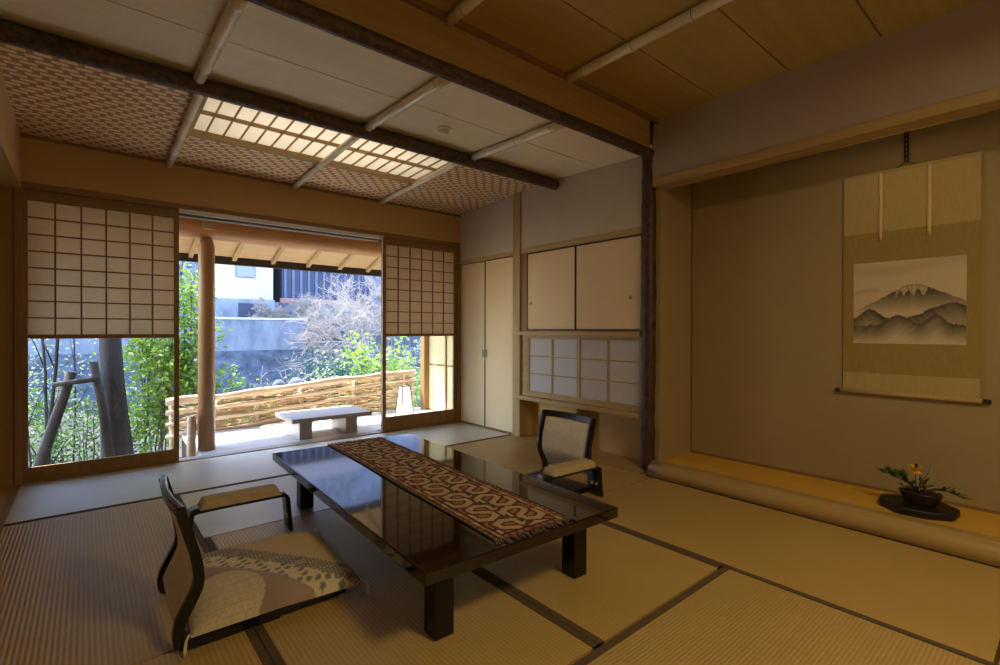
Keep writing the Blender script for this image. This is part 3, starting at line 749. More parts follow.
# ------------------------------------------------------------ legless chairs
def smooth_prof(pts, k=6):
    out = []
    for i in range(len(pts) - 1):
        p0 = pts[max(i - 1, 0)]; p1 = pts[i]; p2 = pts[i + 1]; p3 = pts[min(i + 2, len(pts) - 1)]
        for j in range(k):
            t_ = j / k
            out.append(tuple(.5 * ((2 * p1[a]) + (-p0[a] + p2[a]) * t_ + (2 * p0[a] - 5 * p1[a] + 4 * p2[a] - p3[a]) * t_ ** 2 + (-p0[a] + 3 * p1[a] - 3 * p2[a] + p3[a]) * t_ ** 3) for a in (0, 1)))
    out.append(pts[-1]); return out
def make_chair(loc, rzz, lab):
    """local: seat runs toward +x, back at x=0, width along y centred"""
    t = thing('floor_chair', lab, 'chair', loc, rzz)
    prof = smooth_prof([(.30, .019), (.12, .019), (.0, .022), (-.026, .045), (-.020, .10), (.012, .165), (.034, .225), (.026, .31), (.002, .40), (-.022, .487)], 6)
    for s_ in (-1, 1):
        y = s_ * .232
        W().ribbon(prof, y - .016, y + .016, .032).build('side_rail', M['black_lacquer'], t, True, bevel=.003)
    W().box(.0, .56, -.245, .245, .008, .032).build('seat_base', M['black_lacquer'], t, True, bevel=.006)
    up = [q for q in prof if q[1] > .085]
    mid = [q for q in up if q[1] < .455]
    pn = W()
    m_ = len(mid)
    def pf(u, v, side):
        i = v * (m_ - 1); k = min(int(i), m_ - 2); f = i - k
        x = mid[k][0] * (1 - f) + mid[k + 1][0] * f; z = mid[k][1] * (1 - f) + mid[k + 1][1] * f
        w = .205 - .02 * (1 - math.sin(min(1, v * 1.2) * math.pi / 2))
        e = (1 - (2 * u - 1) ** 6) * (1 - (2 * v - 1) ** 8)
        y = (u - .5) * 2 * w
        return (x + side * (.006 + .010 * e) - .004 * (1 - (2 * u - 1) ** 2), y, z)
    pn.grid(16, 24, lambda u, v: pf(u, v, 1)); pn.grid(16, 24, lambda u, v: pf(u, v, -1))
    pn.build('back_pad', M['fabric_back'], t, True)
    # crest rail bowed backwards
    cr = W()
    def crest(u, v):
        y = (u - .5) * .49; bow = -.022 * (1 - (2 * u - 1) ** 2)
        return (-.010 + bow, y, .452 + .045 * v + .004 * math.sin(u * math.pi))
    n0 = len(cr.v)
    N = 20; lo = []
    for i in range(N + 1):
        u = i / N; x, y, z = crest(u, 0); x2, _, z2 = crest(u, 1)
        lo.append([(x - .01, y, z), (x + .012, y, z), (x2 + .004, y, z2), (x2 - .018, y, z2)])
    cr.v += [q for r_ in lo for q in r_]
    for i in range(N):
        for k in range(4): cr.f.append((i * 4 + k, i * 4 + (k + 1) % 4, (i + 1) * 4 + (k + 1) % 4, (i + 1) * 4 + k)); cr.sm.append(False)
    cr.f.append((3, 2, 1, 0)); cr.sm.append(False); cr.f.append(tuple(N * 4 + k for k in range(4))); cr.sm.append(False)
    cr.build('crest_rail', M['black_lacquer'], t, True, bevel=.004)
    return t
make_chair((.262, 2.215, 0), 0, 'legless floor chair at the left of the table, seen from its side')
make_chair((2.66, 2.42, 0), R(180 + 1), 'legless floor chair beyond the table, pale back facing the viewer')

def make_armrest(loc, rzz, lab):
    t = thing('armrest', lab, 'armrest', loc, rzz, 'padded armrest stands beside the floor chairs')
    L = .235
    prof = smooth_prof([(-L - .005, .003), (-L + .005, .12), (-L + .012, .185), (-L + .035, .203), (-.1, .206), (.1, .206), (L - .035, .203), (L - .012, .185), (L - .005, .12), (L + .005, .003)], 4)
    f = W().ribbon(prof, -.062, .062, .012).build('bent_frame', M['black_lacquer'], t, True)
    # padded top
    pd = W()
    def pf(u, v, s_):
        x = (u - .5) * 2 * (L - .045); y = (v - .5) * .122
        e = (1 - (2 * u - 1) ** 20) ** .5 * (1 - (2 * v - 1) ** 6) ** .5
        return (x, y, .2125 + (.043 * e if s_ else 0))
    pd.grid(20, 12, lambda u, v: pf(u, v, 1)); pd.grid(20, 12, lambda u, v: pf(u, v, 0))
    pd.build('padded_top', M['fabric_tan'], t, True)
    # decorative openings, shown as pale inlays on each leg panel
    for s_ in (-1, 1):
        q = W()
        for k in (-1, 1): q.tube([(s_ * (L + .0075), k * .02, .085), (s_ * (L - .0125), k * .02, .085)], .011, 12)
        q.build('leg_cutout', M['fabric_tan'], t, True)['label'] = 'small paired round openings in the leg panel'
    return t
make_armrest((.615, 2.84, 0), R(-1), 'black armrest stand with tan pad behind the patterned cushion')
make_armrest((2.36, 2.11, 0), R(177), 'black armrest stand with tan pad beside the pale-backed chair across the table')

# zabuton
def pillow(co):
    x, y = co.x, co.y   # local, centre at origin, half .31
    tan = np.array(hexc(200, 176, 128)); lav = np.array(hexc(162, 140, 124)); gr = np.array(hexc(118, 116, 108)); lt = np.array(hexc(218, 202, 166))
    e1 = y + .95 * x - .06 + .035 * math.sin(x * 9); e2 = e1 + .10; e3 = e2 + .13
    if e1 > 0 and y > -.18: c = tan
    elif e2 > 0:
        i = math.floor(x / .014); j = math.floor((y + (i % 2) * .008) / .016)
        fx = x / .014 - i - .5; fy = (y + (i % 2) * .008) / .016 - j - .5
        c = lt * .9 if math.hypot(fx, fy) < .3 else gr
    elif e3 > 0:
        i = math.floor((x - y) / .042); j = math.floor((x + y + (i % 2) * .03) / .06)
        fx = (x - y) / .042 - i - .5; fy = (x + y + (i % 2) * .03) / .06 - j - .5
        c = gr * 1.15 if (fx / .36) ** 2 + (fy / .38) ** 2 < 1 and (i + j) % 3 else lt
    elif math.hypot(x + .22, y + .20) < .17:
        r_ = .02; i = math.floor((y + .5) / .017); fx = ((x + (i % 2) * .012) / .024) % 1 - .5; fy = ((y + .5) / .017) % 1
        c = lt * .74 if abs(math.hypot(fx * 1.2, fy) - .75) < .13 else lt * .92
    else: c = lav * (1 + .1 * math.sin(x * 30 + y * 22))
    return tuple(c)
ct = thing('floor_cushion', 'flat square cushion with tan, grey and lavender scale pattern on the left floor chair', 'cushion', (.588, 2.25, .031), R(-3))
H = .305
def cf(u, v, s_):
    a, b = 2 * u - 1, 2 * v - 1
    pinch = 1 - .035 * (1 - abs(a * b)) * max(abs(a), abs(b)) ** 3
    e = max(0, (1 - abs(a) ** 4)) ** .55 * max(0, (1 - abs(b) ** 4)) ** .55
    return (a * H * pinch, b * H * 1.05 * pinch, .022 + (.074 * e if s_ else -.020 * e) + (.003 * math.sin(a * 9 + b * 7) * e if s_ else 0))
cb = W().grid(90, 90, lambda u, v: cf(u, v, 1)); cb.grid(24, 24, lambda u, v: cf(u, v, 0))
cb = cb.build('cover', M['cushion'], ct, True); paint(cb, pillow)
for sx in (-1, 1):
    for sy in (-1, 1):
        x, y = sx * (H + .002), sy * (H * 1.03 + .002)
        W().tube([(x, y, .034), (x + sx * .010, y + sy * .006, .018), (x + sx * .014, y + sy * .010, -.012), (x + sx * .016, y + sy * .012, -.030)], [.003, .0045, .006, .004], 7).build('tassel', M['straw'], ct, True)

# ------------------------------------------------------------ veranda outside
dk = W(); 
for i in range(9):
    y0 = YW + .112 + i * .128; dk.box(.76, 3.62, y0, y0 + .125, -.05, .0)
struct(dk.build('floor_veranda', M['deck'], bevel=.002))
struct(W().box(.76, 3.62, YW + .1, 6.1, -.25, -.055).build('floor_veranda', M['dark_trim']))
t = thing('veranda_post', 'tall smooth round timber post standing on the veranda', 'post', (.838, 5.18, 0))
W().tube([(.838, 5.18, .001), (.838, 5.18, 1.86), (.838, 5.18, 1.94)], [.07, .066, .045], 28).build('shaft', M['log_z'], t)
b = W().box(.795, .885, 5.04, 5.10, 2.005, 2.085).build('bracket_block', M['pale_x']); tag(b, 'small pale wooden block fixed to the eave log above the round post', 'block')
bm_ = W().tube([(x, 5.2, 2.04) for x in np.linspace(-.62, 4.2, 20)], [.108 + .003 * math.sin(i) for i in range(20)], 28).build('eave_beam', M['log_x'])
tag(bm_, 'thick orange log carrying the veranda eave outside the window', 'beam')
rf = thing('eave_roof', 'sloping board eave with exposed rafters outside the window', 'roof', (1.8, 5.6, 2.1))
EX0 = -.62
def slopebox(x0, x1, ya, za, yb_, zb_, th): return [(x0, ya, za), (x1, ya, za), (x1, yb_, zb_), (x0, yb_, zb_), (x0, ya, za + th), (x1, ya, za + th), (x1, yb_, zb_ + th), (x0, yb_, zb_ + th)]
W().hexa(slopebox(EX0, 4.2, 4.97, 2.33, 6.22, 1.905, .05)).build('soffit_boards', M['soffit'], rf)
for x in (-.38, .03, .44, .852, 1.27, 1.68, 2.09, 2.49, 2.87, 3.28, 3.69):
    W().hexa(slopebox(x - .02, x + .02, 5.0, 2.275, 6.18, 1.873, .046)).build('rafter', M['pale_y'], rf)
W().box(EX0, 4.2, 6.18, 6.25, 1.835, 1.935).build('gutter', M['dark_trim'], rf)
# wing wall
struct(W().box(3.64, 3.76, 4.97, 5.9, -.1, 2.1).build('wall_veranda', M['wing_wall']))
struct(W().box(3.56, 3.64, 5.86, 5.96, -.1, 2.2).box(3.625, 3.64, 5.42, 5.45, 0, 2.2).box(3.628, 3.64, 4.97, 5.86, .62, .64).build('trim_19', M['frame_z']))
# bench
t = thing('low_bench', 'low grey wooden bench on slab legs on the sunny veranda', 'bench', (1.93, 5.2, 0))
W().box(1.53, 2.36, 4.965, 5.53, .18, .222).build('seat', M['grey_x'], t, bevel=.004)
for a, b in ((1.62, 1.745), (2.10, 2.225)):
    W().box(a, b, 5.03, 5.46, .001, .18).build('leg', M['grey_z'], t, bevel=.003)
for x, y, lab in ((1.64, 5.86, 'round pale straw mat on the veranda near the bench\'s left end'), (2.22, 5.82, 'round pale straw mat on the veranda seen beneath the bench')):
    o = W().lathe([(.16, .002), (.17, .010), (.165, .02), (.14, .024), (.05, .022)], x, y, 28).build('straw_mat', M['straw']); tag(o, lab, 'mat', 'round straw mats on the veranda')
# lantern
t = thing('floor_lantern', 'tapered white paper lantern with dark frame behind the right window', 'lantern', (3.06, 5.5, 0))
lb, ltp, lh = .085, .052, .40
LC = (3.055, 5.50)
def tap(w0, w1, z0, z1): return [(LC[0] - w0, LC[1] - w0, z0), (LC[0] + w0, LC[1] - w0, z0), (LC[0] + w0, LC[1] + w0, z0), (LC[0] - w0, LC[1] + w0, z0), (LC[0] - w1, LC[1] - w1, z1), (LC[0] + w1, LC[1] - w1, z1), (LC[0] + w1, LC[1] + w1, z1), (LC[0] - w1, LC[1] + w1, z1)]
W().hexa(tap(lb - .005, ltp - .005, .012, lh)).build('paper_shade', M['paper_sky'], t)
fr = W()
for sx in (-1, 1):
    for sy in (-1, 1): fr.tube([(LC[0] + sx * lb, LC[1] + sy * lb, .001), (LC[0] + sx * ltp, LC[1] + sy * ltp, lh + .01)], .0055, 6)
for w_, z in ((lb, .015), (ltp, lh)):
    c = [(LC[0] + a * w_, LC[1] + b * w_, z) for a, b in ((-1, -1), (1, -1), (1, 1), (-1, 1))]
    for i in range(4): fr.tube([c[i], c[(i + 1) % 4]], .0055, 6)
fr.build('frame', M['dark_trim'], t)
# fence (rough slab rails, woven brush)
t = thing('veranda_fence', 'low rustic fence of rough rails and woven brushwood along the veranda edge', 'fence', (1.7, 6.1, 0))
YFn = 6.1
ftop = lambda x: .365 + .062 * (x - 1.0) + .006 * math.sin(x * 3.3)
for k, (dz, hh, amp) in enumerate(((0, .035, .008), (-.115, .020, .006), (-.235, .020, .008), (-.36, .018, .006))):
    xs = np.linspace(.62, 3.55, 36); vs = []; fs = []
    for i, x in enumerate(xs):
        z = ftop(x) + dz + .5 * amp * math.sin(i * .9 + k); h2 = hh * (1 + .25 * math.sin(i * .7 + 2 * k)); yy = YFn + .006 * math.sin(i * .8 + k)
        for a, b in ((-.028, -1), (-.036, 0), (-.028, 1), (.0, 1.05), (.0, -1.05)): vs.append((x, yy + a, z + b * h2))
    for i in range(len(xs) - 1):
        for q in range(5): fs.append((i * 5 + q, i * 5 + (q + 1) % 5, (i + 1) * 5 + (q + 1) % 5, (i + 1) * 5 + q))
    fs += [(4, 3, 2, 1, 0), tuple((len(xs) - 1) * 5 + q for q in range(5))]
    W().add(vs, fs, True).build('rail', M['fence_wood'], t)
for x in (.68, 1.1, 1.50, 2.0, 2.68, 3.42):
    W().tube([(x, YFn + .035, -.2), (x, YFn + .035, ftop(x) - .02)], .028, 12).build('post', M['fence_wood'], t)
rr = random.Random(11); br = W()
for i in range(850):
    x = rr.uniform(.62, 3.45); z = rr.uniform(.0, ftop(x) - .02); L = rr.uniform(.12, .45); a = rr.gauss(0, .16)
    y = YFn + rr.uniform(.002, .03)
    x2 = min(3.55, x + L); z2 = max(-.02, min(ftop(x2) - .01, z + (x2 - x) * math.tan(a)))
    br.tube([(x, y, z), ((x + x2) / 2, y + rr.uniform(-.01, .01), (z + z2) / 2 + rr.uniform(-.012, .012)), (x2, y, z2)], rr.uniform(.002, .0045), 4, smooth=False)
brs = br.build('brushwood', M['reed'], t, recalc=False); brs['kind'] = 'stuff'
o = W().tube([(.715, 5.15, -.3), (.715, 5.15, .30), (.715, 5.15, .325)], [.036, .035, .025], 16).build('short_post', M['fence_wood'])
tag(o, 'short weathered log stub at the foot of the round veranda post', 'post')

# ------------------------------------------------------------ landscape
def terrain(x, y):
    # bank below the veranda, river bed, far bank
    pts = [(5.0, -.35), (6.2, -.45), (8, -.9), (11, -2.0), (14, -2.6), (18, -2.4), (21.3, -1.5), (24, -1.5)]
    for (a, za), (b, zb) in zip(pts[:-1], pts[1:]):
        if y <= b: z = za + (zb - za) * max(0, (y - a)) / (b - a); break
    else: z = -1.5
    w = min(1, max(0, (y - 6.3) / 2))
    return z + w * (.18 * math.sin(x * 1.3 + y * .7) + .10 * math.sin(x * 3.1 - y * 2.3) + .06 * math.sin(x * 7 + y * 6))
struct(W().grid(120, 90, lambda u, v: (-22 + 48 * u, 5.0 + 17.5 * v, terrain(-22 + 48 * u, 5.0 + 17.5 * v))).build('ground', M['ground'], recalc=False))
# stone wall and concrete wall
rw = thing('retaining_wall', 'tall pale concrete retaining wall on the far river bank', 'wall', (3, 22, -1.5))
W().box(-9, 7.36, 22, 23.2, .25, 1.52).build('concrete_face', M['concrete'], rw)
W().box(-9, 7.4, 21.95, 23.2, 1.52, 1.60).build('coping', mat('coping', hexc(150, 152, 156), .9, .1), rw)
for x in (-3.4, .1, 3.6): pass
sw = thing('stone_wall', 'dark rubble stone wall below the concrete wall across the river', 'wall', (3, 21.6, -1.8))
W().grid(150, 26, lambda u, v: (-9 + 34 * u, 21.85 - .35 * (1 - v) + .10 * noise1(u * 34 + v * 13, 1.9) + .08 * noise1(v * 9 + u * 70, 1.1), -2.6 + 2.86 * v)).build('rubble_face', M['stone_wall'], sw, recalc=False)
tw = thing('terrace_wall', 'lower stepped terrace wall to the right of the concrete wall', 'wall', (10, 22.6, -1))
W().box(7.42, 17, 22.4, 23.0, -.6, 1.06).build('face', M['stone_wall'], tw); W().box(7.42, 17, 22.34, 22.4, .84, .93).build('ledge', M['concrete'], tw)
# hillside
hb = W()
def hf(u, v):
    x = -40 + 110 * u; d = v
    y = 32.2 + 11 * d + .8 * noise1(x * .5 + d * 9, .9) + .5 * noise1(d * 30 + x * .35, 1.3); z = .4 + 30 * d
    return (x, y, z)
struct(hb.grid(140, 60, hf).build('ground', M['hill'], recalc=False))
struct(W().grid(70, 12, lambda u, v: (-40 + 110 * u, 23.1 + 9 * v, (.6 if u > .425 else 1.2) + .04 * noise1(u * 90, 1))).build('ground', M['hill'], recalc=False))
# houses
h1 = thing('house', 'cream house wall with one small window above the concrete wall', 'house', (6, 26.5, 1.3))
W().box(4.35, 6.95, 25.5, 29, 2.55, 6.6).build('wall', M['house_wall'], h1)
wd = W().box(5.35, 6.1, 25.44, 25.5, 3.62, 4.1).build('window', M['house_glass'], h1)
W().box(5.3, 5.35, 25.42, 25.5, 3.57, 4.15).box(6.1, 6.15, 25.42, 25.5, 3.57, 4.15).box(5.35, 6.1, 25.42, 25.5, 4.1, 4.15).box(5.35, 6.1, 25.42, 25.5, 3.57, 3.62).build('frame', M['concrete'], wd)
W().box(4.3, 7.0, 25.4, 28.9, 1.2, 2.55).build('base_wall', M['concrete'], h1)
W().box(5.4, 6.6, 25.36, 25.4, 1.6, 2.35).build('screen', M['house_dark'], h1)
W().hexa([(4.1, 25.2, 6.6), (7.3, 25.2, 6.6), (7.3, 29.2, 6.6), (4.1, 29.2, 6.6), (4.4, 26.8, 7.8), (7.0, 26.8, 7.8), (7.0, 27.4, 7.8), (4.4, 27.4, 7.8)]).build('roof', M['house_dark'], h1)
h2 = thing('house', 'dark blue-grey slatted house beside the cream one', 'house', (9, 26.5, 1.3))
W().box(7.5, 12.2, 26, 30, 2.7, 6.4).build('wall', M['house_dark'], h2)
W().box(7.4, 12.3, 25.9, 26.0, 2.45, 2.7).build('sill', mat('rust', hexc(120, 84, 84), .8, .1), h2)
s_ = W()
for i in range(12): s_.box(7.6 + i * .39, 7.72 + i * .39, 25.95, 26.0, 2.72, 6.3)
s_.build('slats', mat('slat_blue', hexc(62, 70, 104), .8, .1), h2)
W().hexa([(7.4, 25.4, 6.3), (12.6, 25.4, 6.3), (12.6, 30.6, 6.3), (7.4, 30.6, 6.3), (7.5, 27.6, 7.8), (12.3, 27.6, 7.8), (12.3, 28.4, 7.8), (7.5, 28.4, 7.8)]).build('roof', M['house_dark'], h2)
h3 = thing('house', 'distant small house with a pale roof on the hillside at right', 'house', (19, 32, 5))
W().box(17.2, 22, 30.5, 34, 3.6, 5.7).build('wall', M['house_dark'], h3)
W().hexa([(16.8, 30.0, 5.7), (22.4, 30.0, 5.7), (22.4, 34.4, 5.7), (16.8, 34.4, 5.7), (17.4, 32, 6.9), (21.8, 32, 6.9), (21.8, 32.6, 6.9), (17.4, 32.6, 6.9)]).build('roof', M['roof_pale'], h3)

# plants
def add_leaf(mb, p, L, w, rr, down=.2):
    a = rr.uniform(0, 2 * math.pi); el = rr.gauss(-down, .5)
    d = Vector((math.cos(a) * math.cos(el), math.sin(a) * math.cos(el), math.sin(el)))
    s_ = Vector((rr.gauss(0, 1), rr.gauss(0, 1), rr.gauss(0, 1))); s_ = (s_ - d * s_.dot(d)).normalized() * w
    p = Vector(p); m_ = p + d * L * .5
    mb.add([p, m_ + s_, p + d * L, m_ - s_], [(0, 1, 2, 3)])
def shrub(name, lab, cat, base, top, rx, ry, n, L, w, lm, nst=7, seed=1, sm='twig', srad=.012, group=None, cl=None):
    rr = random.Random(seed); bx, by, bz = base
    t = thing(name, lab, cat, base, group=group)
    lv = W(); st = W(); tips = []
    for i in range(nst):
        a = rr.uniform(0, 6.28); q = rr.uniform(.1, 1) ** .6
        ex, ey = bx + rx * q * math.cos(a), by + ry * q * math.sin(a); ez = bz + (top - bz) * rr.uniform(.65, 1)
        sx, sy = bx + .25 * rx * math.cos(a), by + .25 * ry * math.sin(a)
        path = [Vector((sx + (ex - sx) * f ** 1.4 + rr.uniform(-.03, .03), sy + (ey - sy) * f ** 1.4, bz + (ez - bz) * f)) for f in (0, .25, .5, .75, 1)]
        st.tube(path, [srad, srad * .85, srad * .65, srad * .45, srad * .2], 6)
        tips.append(path)
        for k in range(3):
            f = rr.uniform(1.5, 3.6); j = int(f); p0 = path[j].lerp(path[j + 1], f - j)
            p1 = p0 + Vector((rr.uniform(-1, 1) * rx * .5, rr.uniform(-1, 1) * ry * .5, rr.uniform(.05, .3) * (top - bz) * .6))
            st.tube([p0, p0.lerp(p1, .5) + Vector((0, 0, .02)), p1], [srad * .4, srad * .3, srad * .12], 5); tips.append([p0, p0.lerp(p1, .5), p1])
    for i in range(n):
        path = rr.choice(tips); f = rr.uniform(.3, 1) * (len(path) - 1); j = min(int(f), len(path) - 2)
        p0 = path[j].lerp(path[j + 1], f - j); sp = cl or min(rx, ry) * .28
        add_leaf(lv, p0 + Vector((rr.gauss(0, sp), rr.gauss(0, sp), rr.gauss(0, sp))), L * rr.uniform(.6, 1.2), w * rr.uniform(.7, 1.2), rr)
    lv.build('foliage', M[lm], t, recalc=False); st.build('stems', M[sm], t)
    return t
# garden tree and props, left window
t = thing('garden_tree', 'thick rough-barked tree trunk seen through the left window glass', 'tree', (.24, 7.0, -.7))
tr = [(.27, 7, -.8), (.26, 7.0, -.3), (.235, 7, .1), (.215, 7, .5), (.20, 7.02, .95), (.20, 7.15, 1.5), (.24, 7.4, 2.3), (.3, 7.8, 3.2)]
W().tube(tr, [.17, .150, .130, .112, .100, .10, .09, .07], 20).build('trunk', M['trunk'], t)
W().tube([(.20, 7.02, 1.0), (.05, 7.1, 1.6), (-.3, 7.3, 2.5)], [.06, .05, .03], 10).build('branch', M['trunk'], t)
lv = W(); rr = random.Random(21)
for i in range(2600):
    a = rr.uniform(0, 6.28); q = rr.uniform(0, 1) ** .5
    add_leaf(lv, (.1 + 1.2 * q * math.cos(a), 8.3 + .8 * q * math.sin(a), rr.uniform(2.3, 3.6)), .10, .02, rr)
lv.build('crown', M['leaf_mid'], t, recalc=False)
t = thing('tree_prop', 'leaning rustic log frame propping the garden tree', 'tree support', (-.2, 6.8, -.7))
W().tube([(-.47, 6.8, -.75), (-.34, 6.8, -.15), (-.20, 6.8, .35), (-.125, 6.8, .66)], [.055, .05, .045, .045], 12).build('post', M['trunk'], t)
W().tube([(.20, 6.78, -.4), (.12, 6.78, .3), (.05, 6.78, .76)], [.045, .04, .038], 12).build('post', M['trunk'], t)
W().tube([(-.27, 6.73, .535), (.10, 6.72, .58)], [.026, .03], 10).build('crossbar', M['trunk'], t)
# thin bamboo/sapling stems
rr = random.Random(31)
for i, (x, y, ln, r_) in enumerate(((-.62, 7.6, .02, .014), (-.36, 7.2, .03, .022), (-.30, 7.3, -.02, .018), (-.12, 8.0, .0, .012), (.52, 7.6, .03, .016), (.60, 7.3, .06, .012), (-.42, 6.9, -.02, .010), (.70, 8.2, -.04, .015))):
    lab = ('slender bare stem nearest the left edge of the left window', 'thicker dark stem rising behind the leaning prop', 'thin stem close beside the thicker dark one behind the prop', 'thin stem between prop and tree trunk', 'slender stem just right of the tree trunk', 'leaning thin stem right of the tree trunk', 'thin sapling in front of the lower end of the leaning log', 'slender stem at the right edge of the left window')[i]
    t = thing('sapling', lab, 'sapling', (x, y, -1), group='thin saplings outside the left window')
    p_ = [(x + ln * k + .01 * math.sin(k * 2 + i), y, -1 + .55 * k) for k in range(7)]
    s_ = W().tube(p_, [r_ * (1 - .08 * k) for k in range(7)], 7)
    for k in range(2, 7):
        a = rr.uniform(-1, 1); s_.tube([p_[k - 1], (p_[k - 1][0] + .18 * a, y + .05, p_[k - 1][2] + .3), (p_[k - 1][0] + .3 * a, y + .1, p_[k - 1][2] + .42)], [r_ * .45, r_ * .3, r_ * .12], 5)
    s_.build('stem', M['trunk'], t)
    lv = W()
    for k in range(46 if x > 0 else 30): 
        q = rr.randint(1, 6); add_leaf(lv, (p_[q][0] + rr.gauss(0, .14), y + rr.gauss(0, .1), p_[q][2] + rr.uniform(-.2, .2)), .07, .011, rr)
    lv.build('leaves', M['leaf_mid'], t, recalc=False)
gl = 'garden shrubs beyond the veranda'
shrub('leafy_shrub', 'bright green bamboo-leaved bush filling the right side of the left window', 'shrub', (.62, 7.4, -.9), 1.9, .36, .5, 2600, .10, .019, 'leaf_bright', 6, 41, group=gl, cl=.13)
shrub('leafy_shrub', 'loose green undergrowth at the foot of the garden tree', 'shrub', (.05, 7.9, -1.1), .5, .8, .4, 2200, .07, .015, 'leaf_mid', 14, 42, group=gl, cl=.14)
shrub('leafy_shrub', 'sparse green bush low in the left half of the left window', 'shrub', (-.55, 8.1, -1.1), 1.0, .5, .4, 1100, .07, .014, 'leaf_mid', 8, 43, group=gl, cl=.14)
shrub('leafy_shrub', 'tall light green bush left of the round veranda post', 'shrub', (1.05, 7.2, -.9), 2.2, .2, .3, 1300, .09, .019, 'leaf_bright', 5, 44, group=gl, cl=.11)
shrub('leafy_shrub', 'small bright yellow-green bush just right of the round veranda post', 'shrub', (1.5, 7.2, -.8), .66, .26, .3, 1100, .075, .016, 'leaf_bright', 9, 45, group=gl, cl=.07)
shrub('leafy_shrub', 'low bright yellow-green clump behind the fence right of the round post', 'shrub', (1.98, 7.4, -.9), .50, .2, .3, 500, .06, .016, 'leaf_bright', 8, 46, group=gl, cl=.06)
shrub('leafy_shrub', 'airy light green bush rising behind the fence right of centre', 'shrub', (3.75, 8.0, -1.0), 1.05, .45, .4, 1500, .10, .024, 'leaf_bright', 12, 47, group=gl, cl=.11)
shrub('leafy_shrub', 'low green bush along the fence top left of the airy bush', 'shrub', (3.05, 8.2, -1.0), .55, .45, .3, 800, .07, .017, 'leaf_pale', 10, 48, group=gl, cl=.10)
shrub('leafy_shrub', 'bright bush behind the sliding window\'s left frame', 'shrub', (4.45, 8.0, -1.0), .85, .4, .4, 1300, .09, .022, 'leaf_bright', 10, 49, group=gl, cl=.11)
shrub('leafy_shrub', 'tall hazy pale green bush seen through the right window glass', 'shrub', (5.9, 8.7, -1.0), 1.6, 1.0, .5, 2400, .08, .018, 'leaf_pale', 16, 50, group=gl, cl=.2)
shrub('leafy_shrub', 'dark bluish-green round bush at the foot of the stone wall', 'shrub', (6.6, 17.5, -2.4), .15, .9, .6, 2200, .16, .04, 'leaf_blue', 12, 51, group=gl, cl=.3)
shrub('leafy_shrub', 'thin pale leafy trees on the bank at the far left', 'shrub', (-2.5, 12, -2), 1.8, 2.6, 1.5, 6000, .07, .014, 'leaf_pale', 22, 52, group=gl, cl=.5)
# bare trees
def bare(name, lab, base, h, spread, seed, m, r0, depth=5, kids=4, up=.55, lean=(0, 0)):
    rr = random.Random(seed); mb = W()
    def grow(p, d, L, r, lv):
        pts = [p]; q = p; dd = d.copy()
        for k in range(3):
            dd = (dd + Vector((rr.gauss(0, .14), rr.gauss(0, .14), rr.gauss(0, .10)))).normalized(); q = q + dd * L / 3; pts.append(q)
        mb.tube(pts, [r, r * .85, r * .75, r * .62], 3 if lv > 2 else 6, cap=False, smooth=True)
        if lv >= depth: return
        for k in range(kids if lv else kids + 2):
            f = rr.uniform(.35, 1); i = min(int(f * 3), 2); p0 = pts[i].lerp(pts[i + 1], f * 3 - i)
            nd = (dd + Vector((rr.gauss(0, spread), rr.gauss(0, spread * .7), rr.gauss(0, spread * .6) + up * .25))).normalized()
            grow(p0, nd, L * rr.uniform(.55, .8), max(.006, r * .58), lv + 1)
    t = thing(name, lab, 'tree', base)
    grow(Vector(base), Vector((lean[0], lean[1], 1)).normalized(), h, r0, 0)
    mb.build('branches', M[m], t, recalc=False)
bare('bare_tree', 'pale leafless spreading tree in front of the far houses', (9.8, 20.4, -1.4), 2.5, .95, 61, 'twig_pale', .07, 5, 5)
bare('bare_tree', 'pale leafless tree on the hillside at right in the opening', (13.6, 24.6, .58), 1.6, .95, 62, 'twig_pale', .07, 5, 5)
bare('bare_bush', 'pale twiggy bush on top of the concrete wall below the cream house', (6.4, 23.9, 1.2), .62, 1.3, 63, 'twig_pale', .03, 5, 5)
bare('bare_bush', 'pale twiggy bush on the wall top left of the spreading tree', (8.6, 24.4, .55), 1.1, 1.2, 64, 'twig_pale', .04, 5, 5)
bare('bare_tree', 'leafless tree beyond the right window glass', (19, 22.5, .6), 2.3, .9, 65, 'twig_pale', .1, 5, 4)
bare('bare_bush', 'thin bare twigs standing before the stone wall right of the post', (4.6, 16, -2.2), 1.1, .7, 66, 'twig_pale', .025, 4, 3)
bare('bare_bush', 'fan of bare twigs before the stone wall left of the dark bush', (5.9, 18, -2.3), 1.1, .8, 67, 'twig', .03, 4, 3)
bare('bare_tree', 'leafless tree on the far bank seen through the left window', (-3.5, 18, -1.8), 2.2, .8, 68, 'twig_pale', .1, 5, 4)
# river rocks
rr = random.Random(71)
for i in range(9):
    x = 3.1 + i * .36 + rr.uniform(-.1, .1); y = 10.6 + rr.uniform(-.4, .4); r_ = rr.uniform(.12, .24)
    z = terrain(x, y) + .02 + .85
    pass
for i in range(7):
    x = 2.35 + i * .30; y = 8.3 + .12 * math.sin(i * 2.1); r_ = .13 + .035 * math.sin(i * 1.9)
    zg = terrain(x, y); top_ = .30 + .03 * math.sin(i * 3)
    mb = W().lathe([(r_ * a, zg - .1 + (top_ - zg + .1) * b) for a, b in ((1.25, 0), (1.2, .3), (1.12, .6), (1.0, .84), (.75, .95), (.35, 1))], x, y, 12, 1, .8)
    o = mb.build('boulder', M['rock']); tag(o, 'pale grey garden boulder in a row showing above the fence top', 'rock', 'boulders behind the fence')

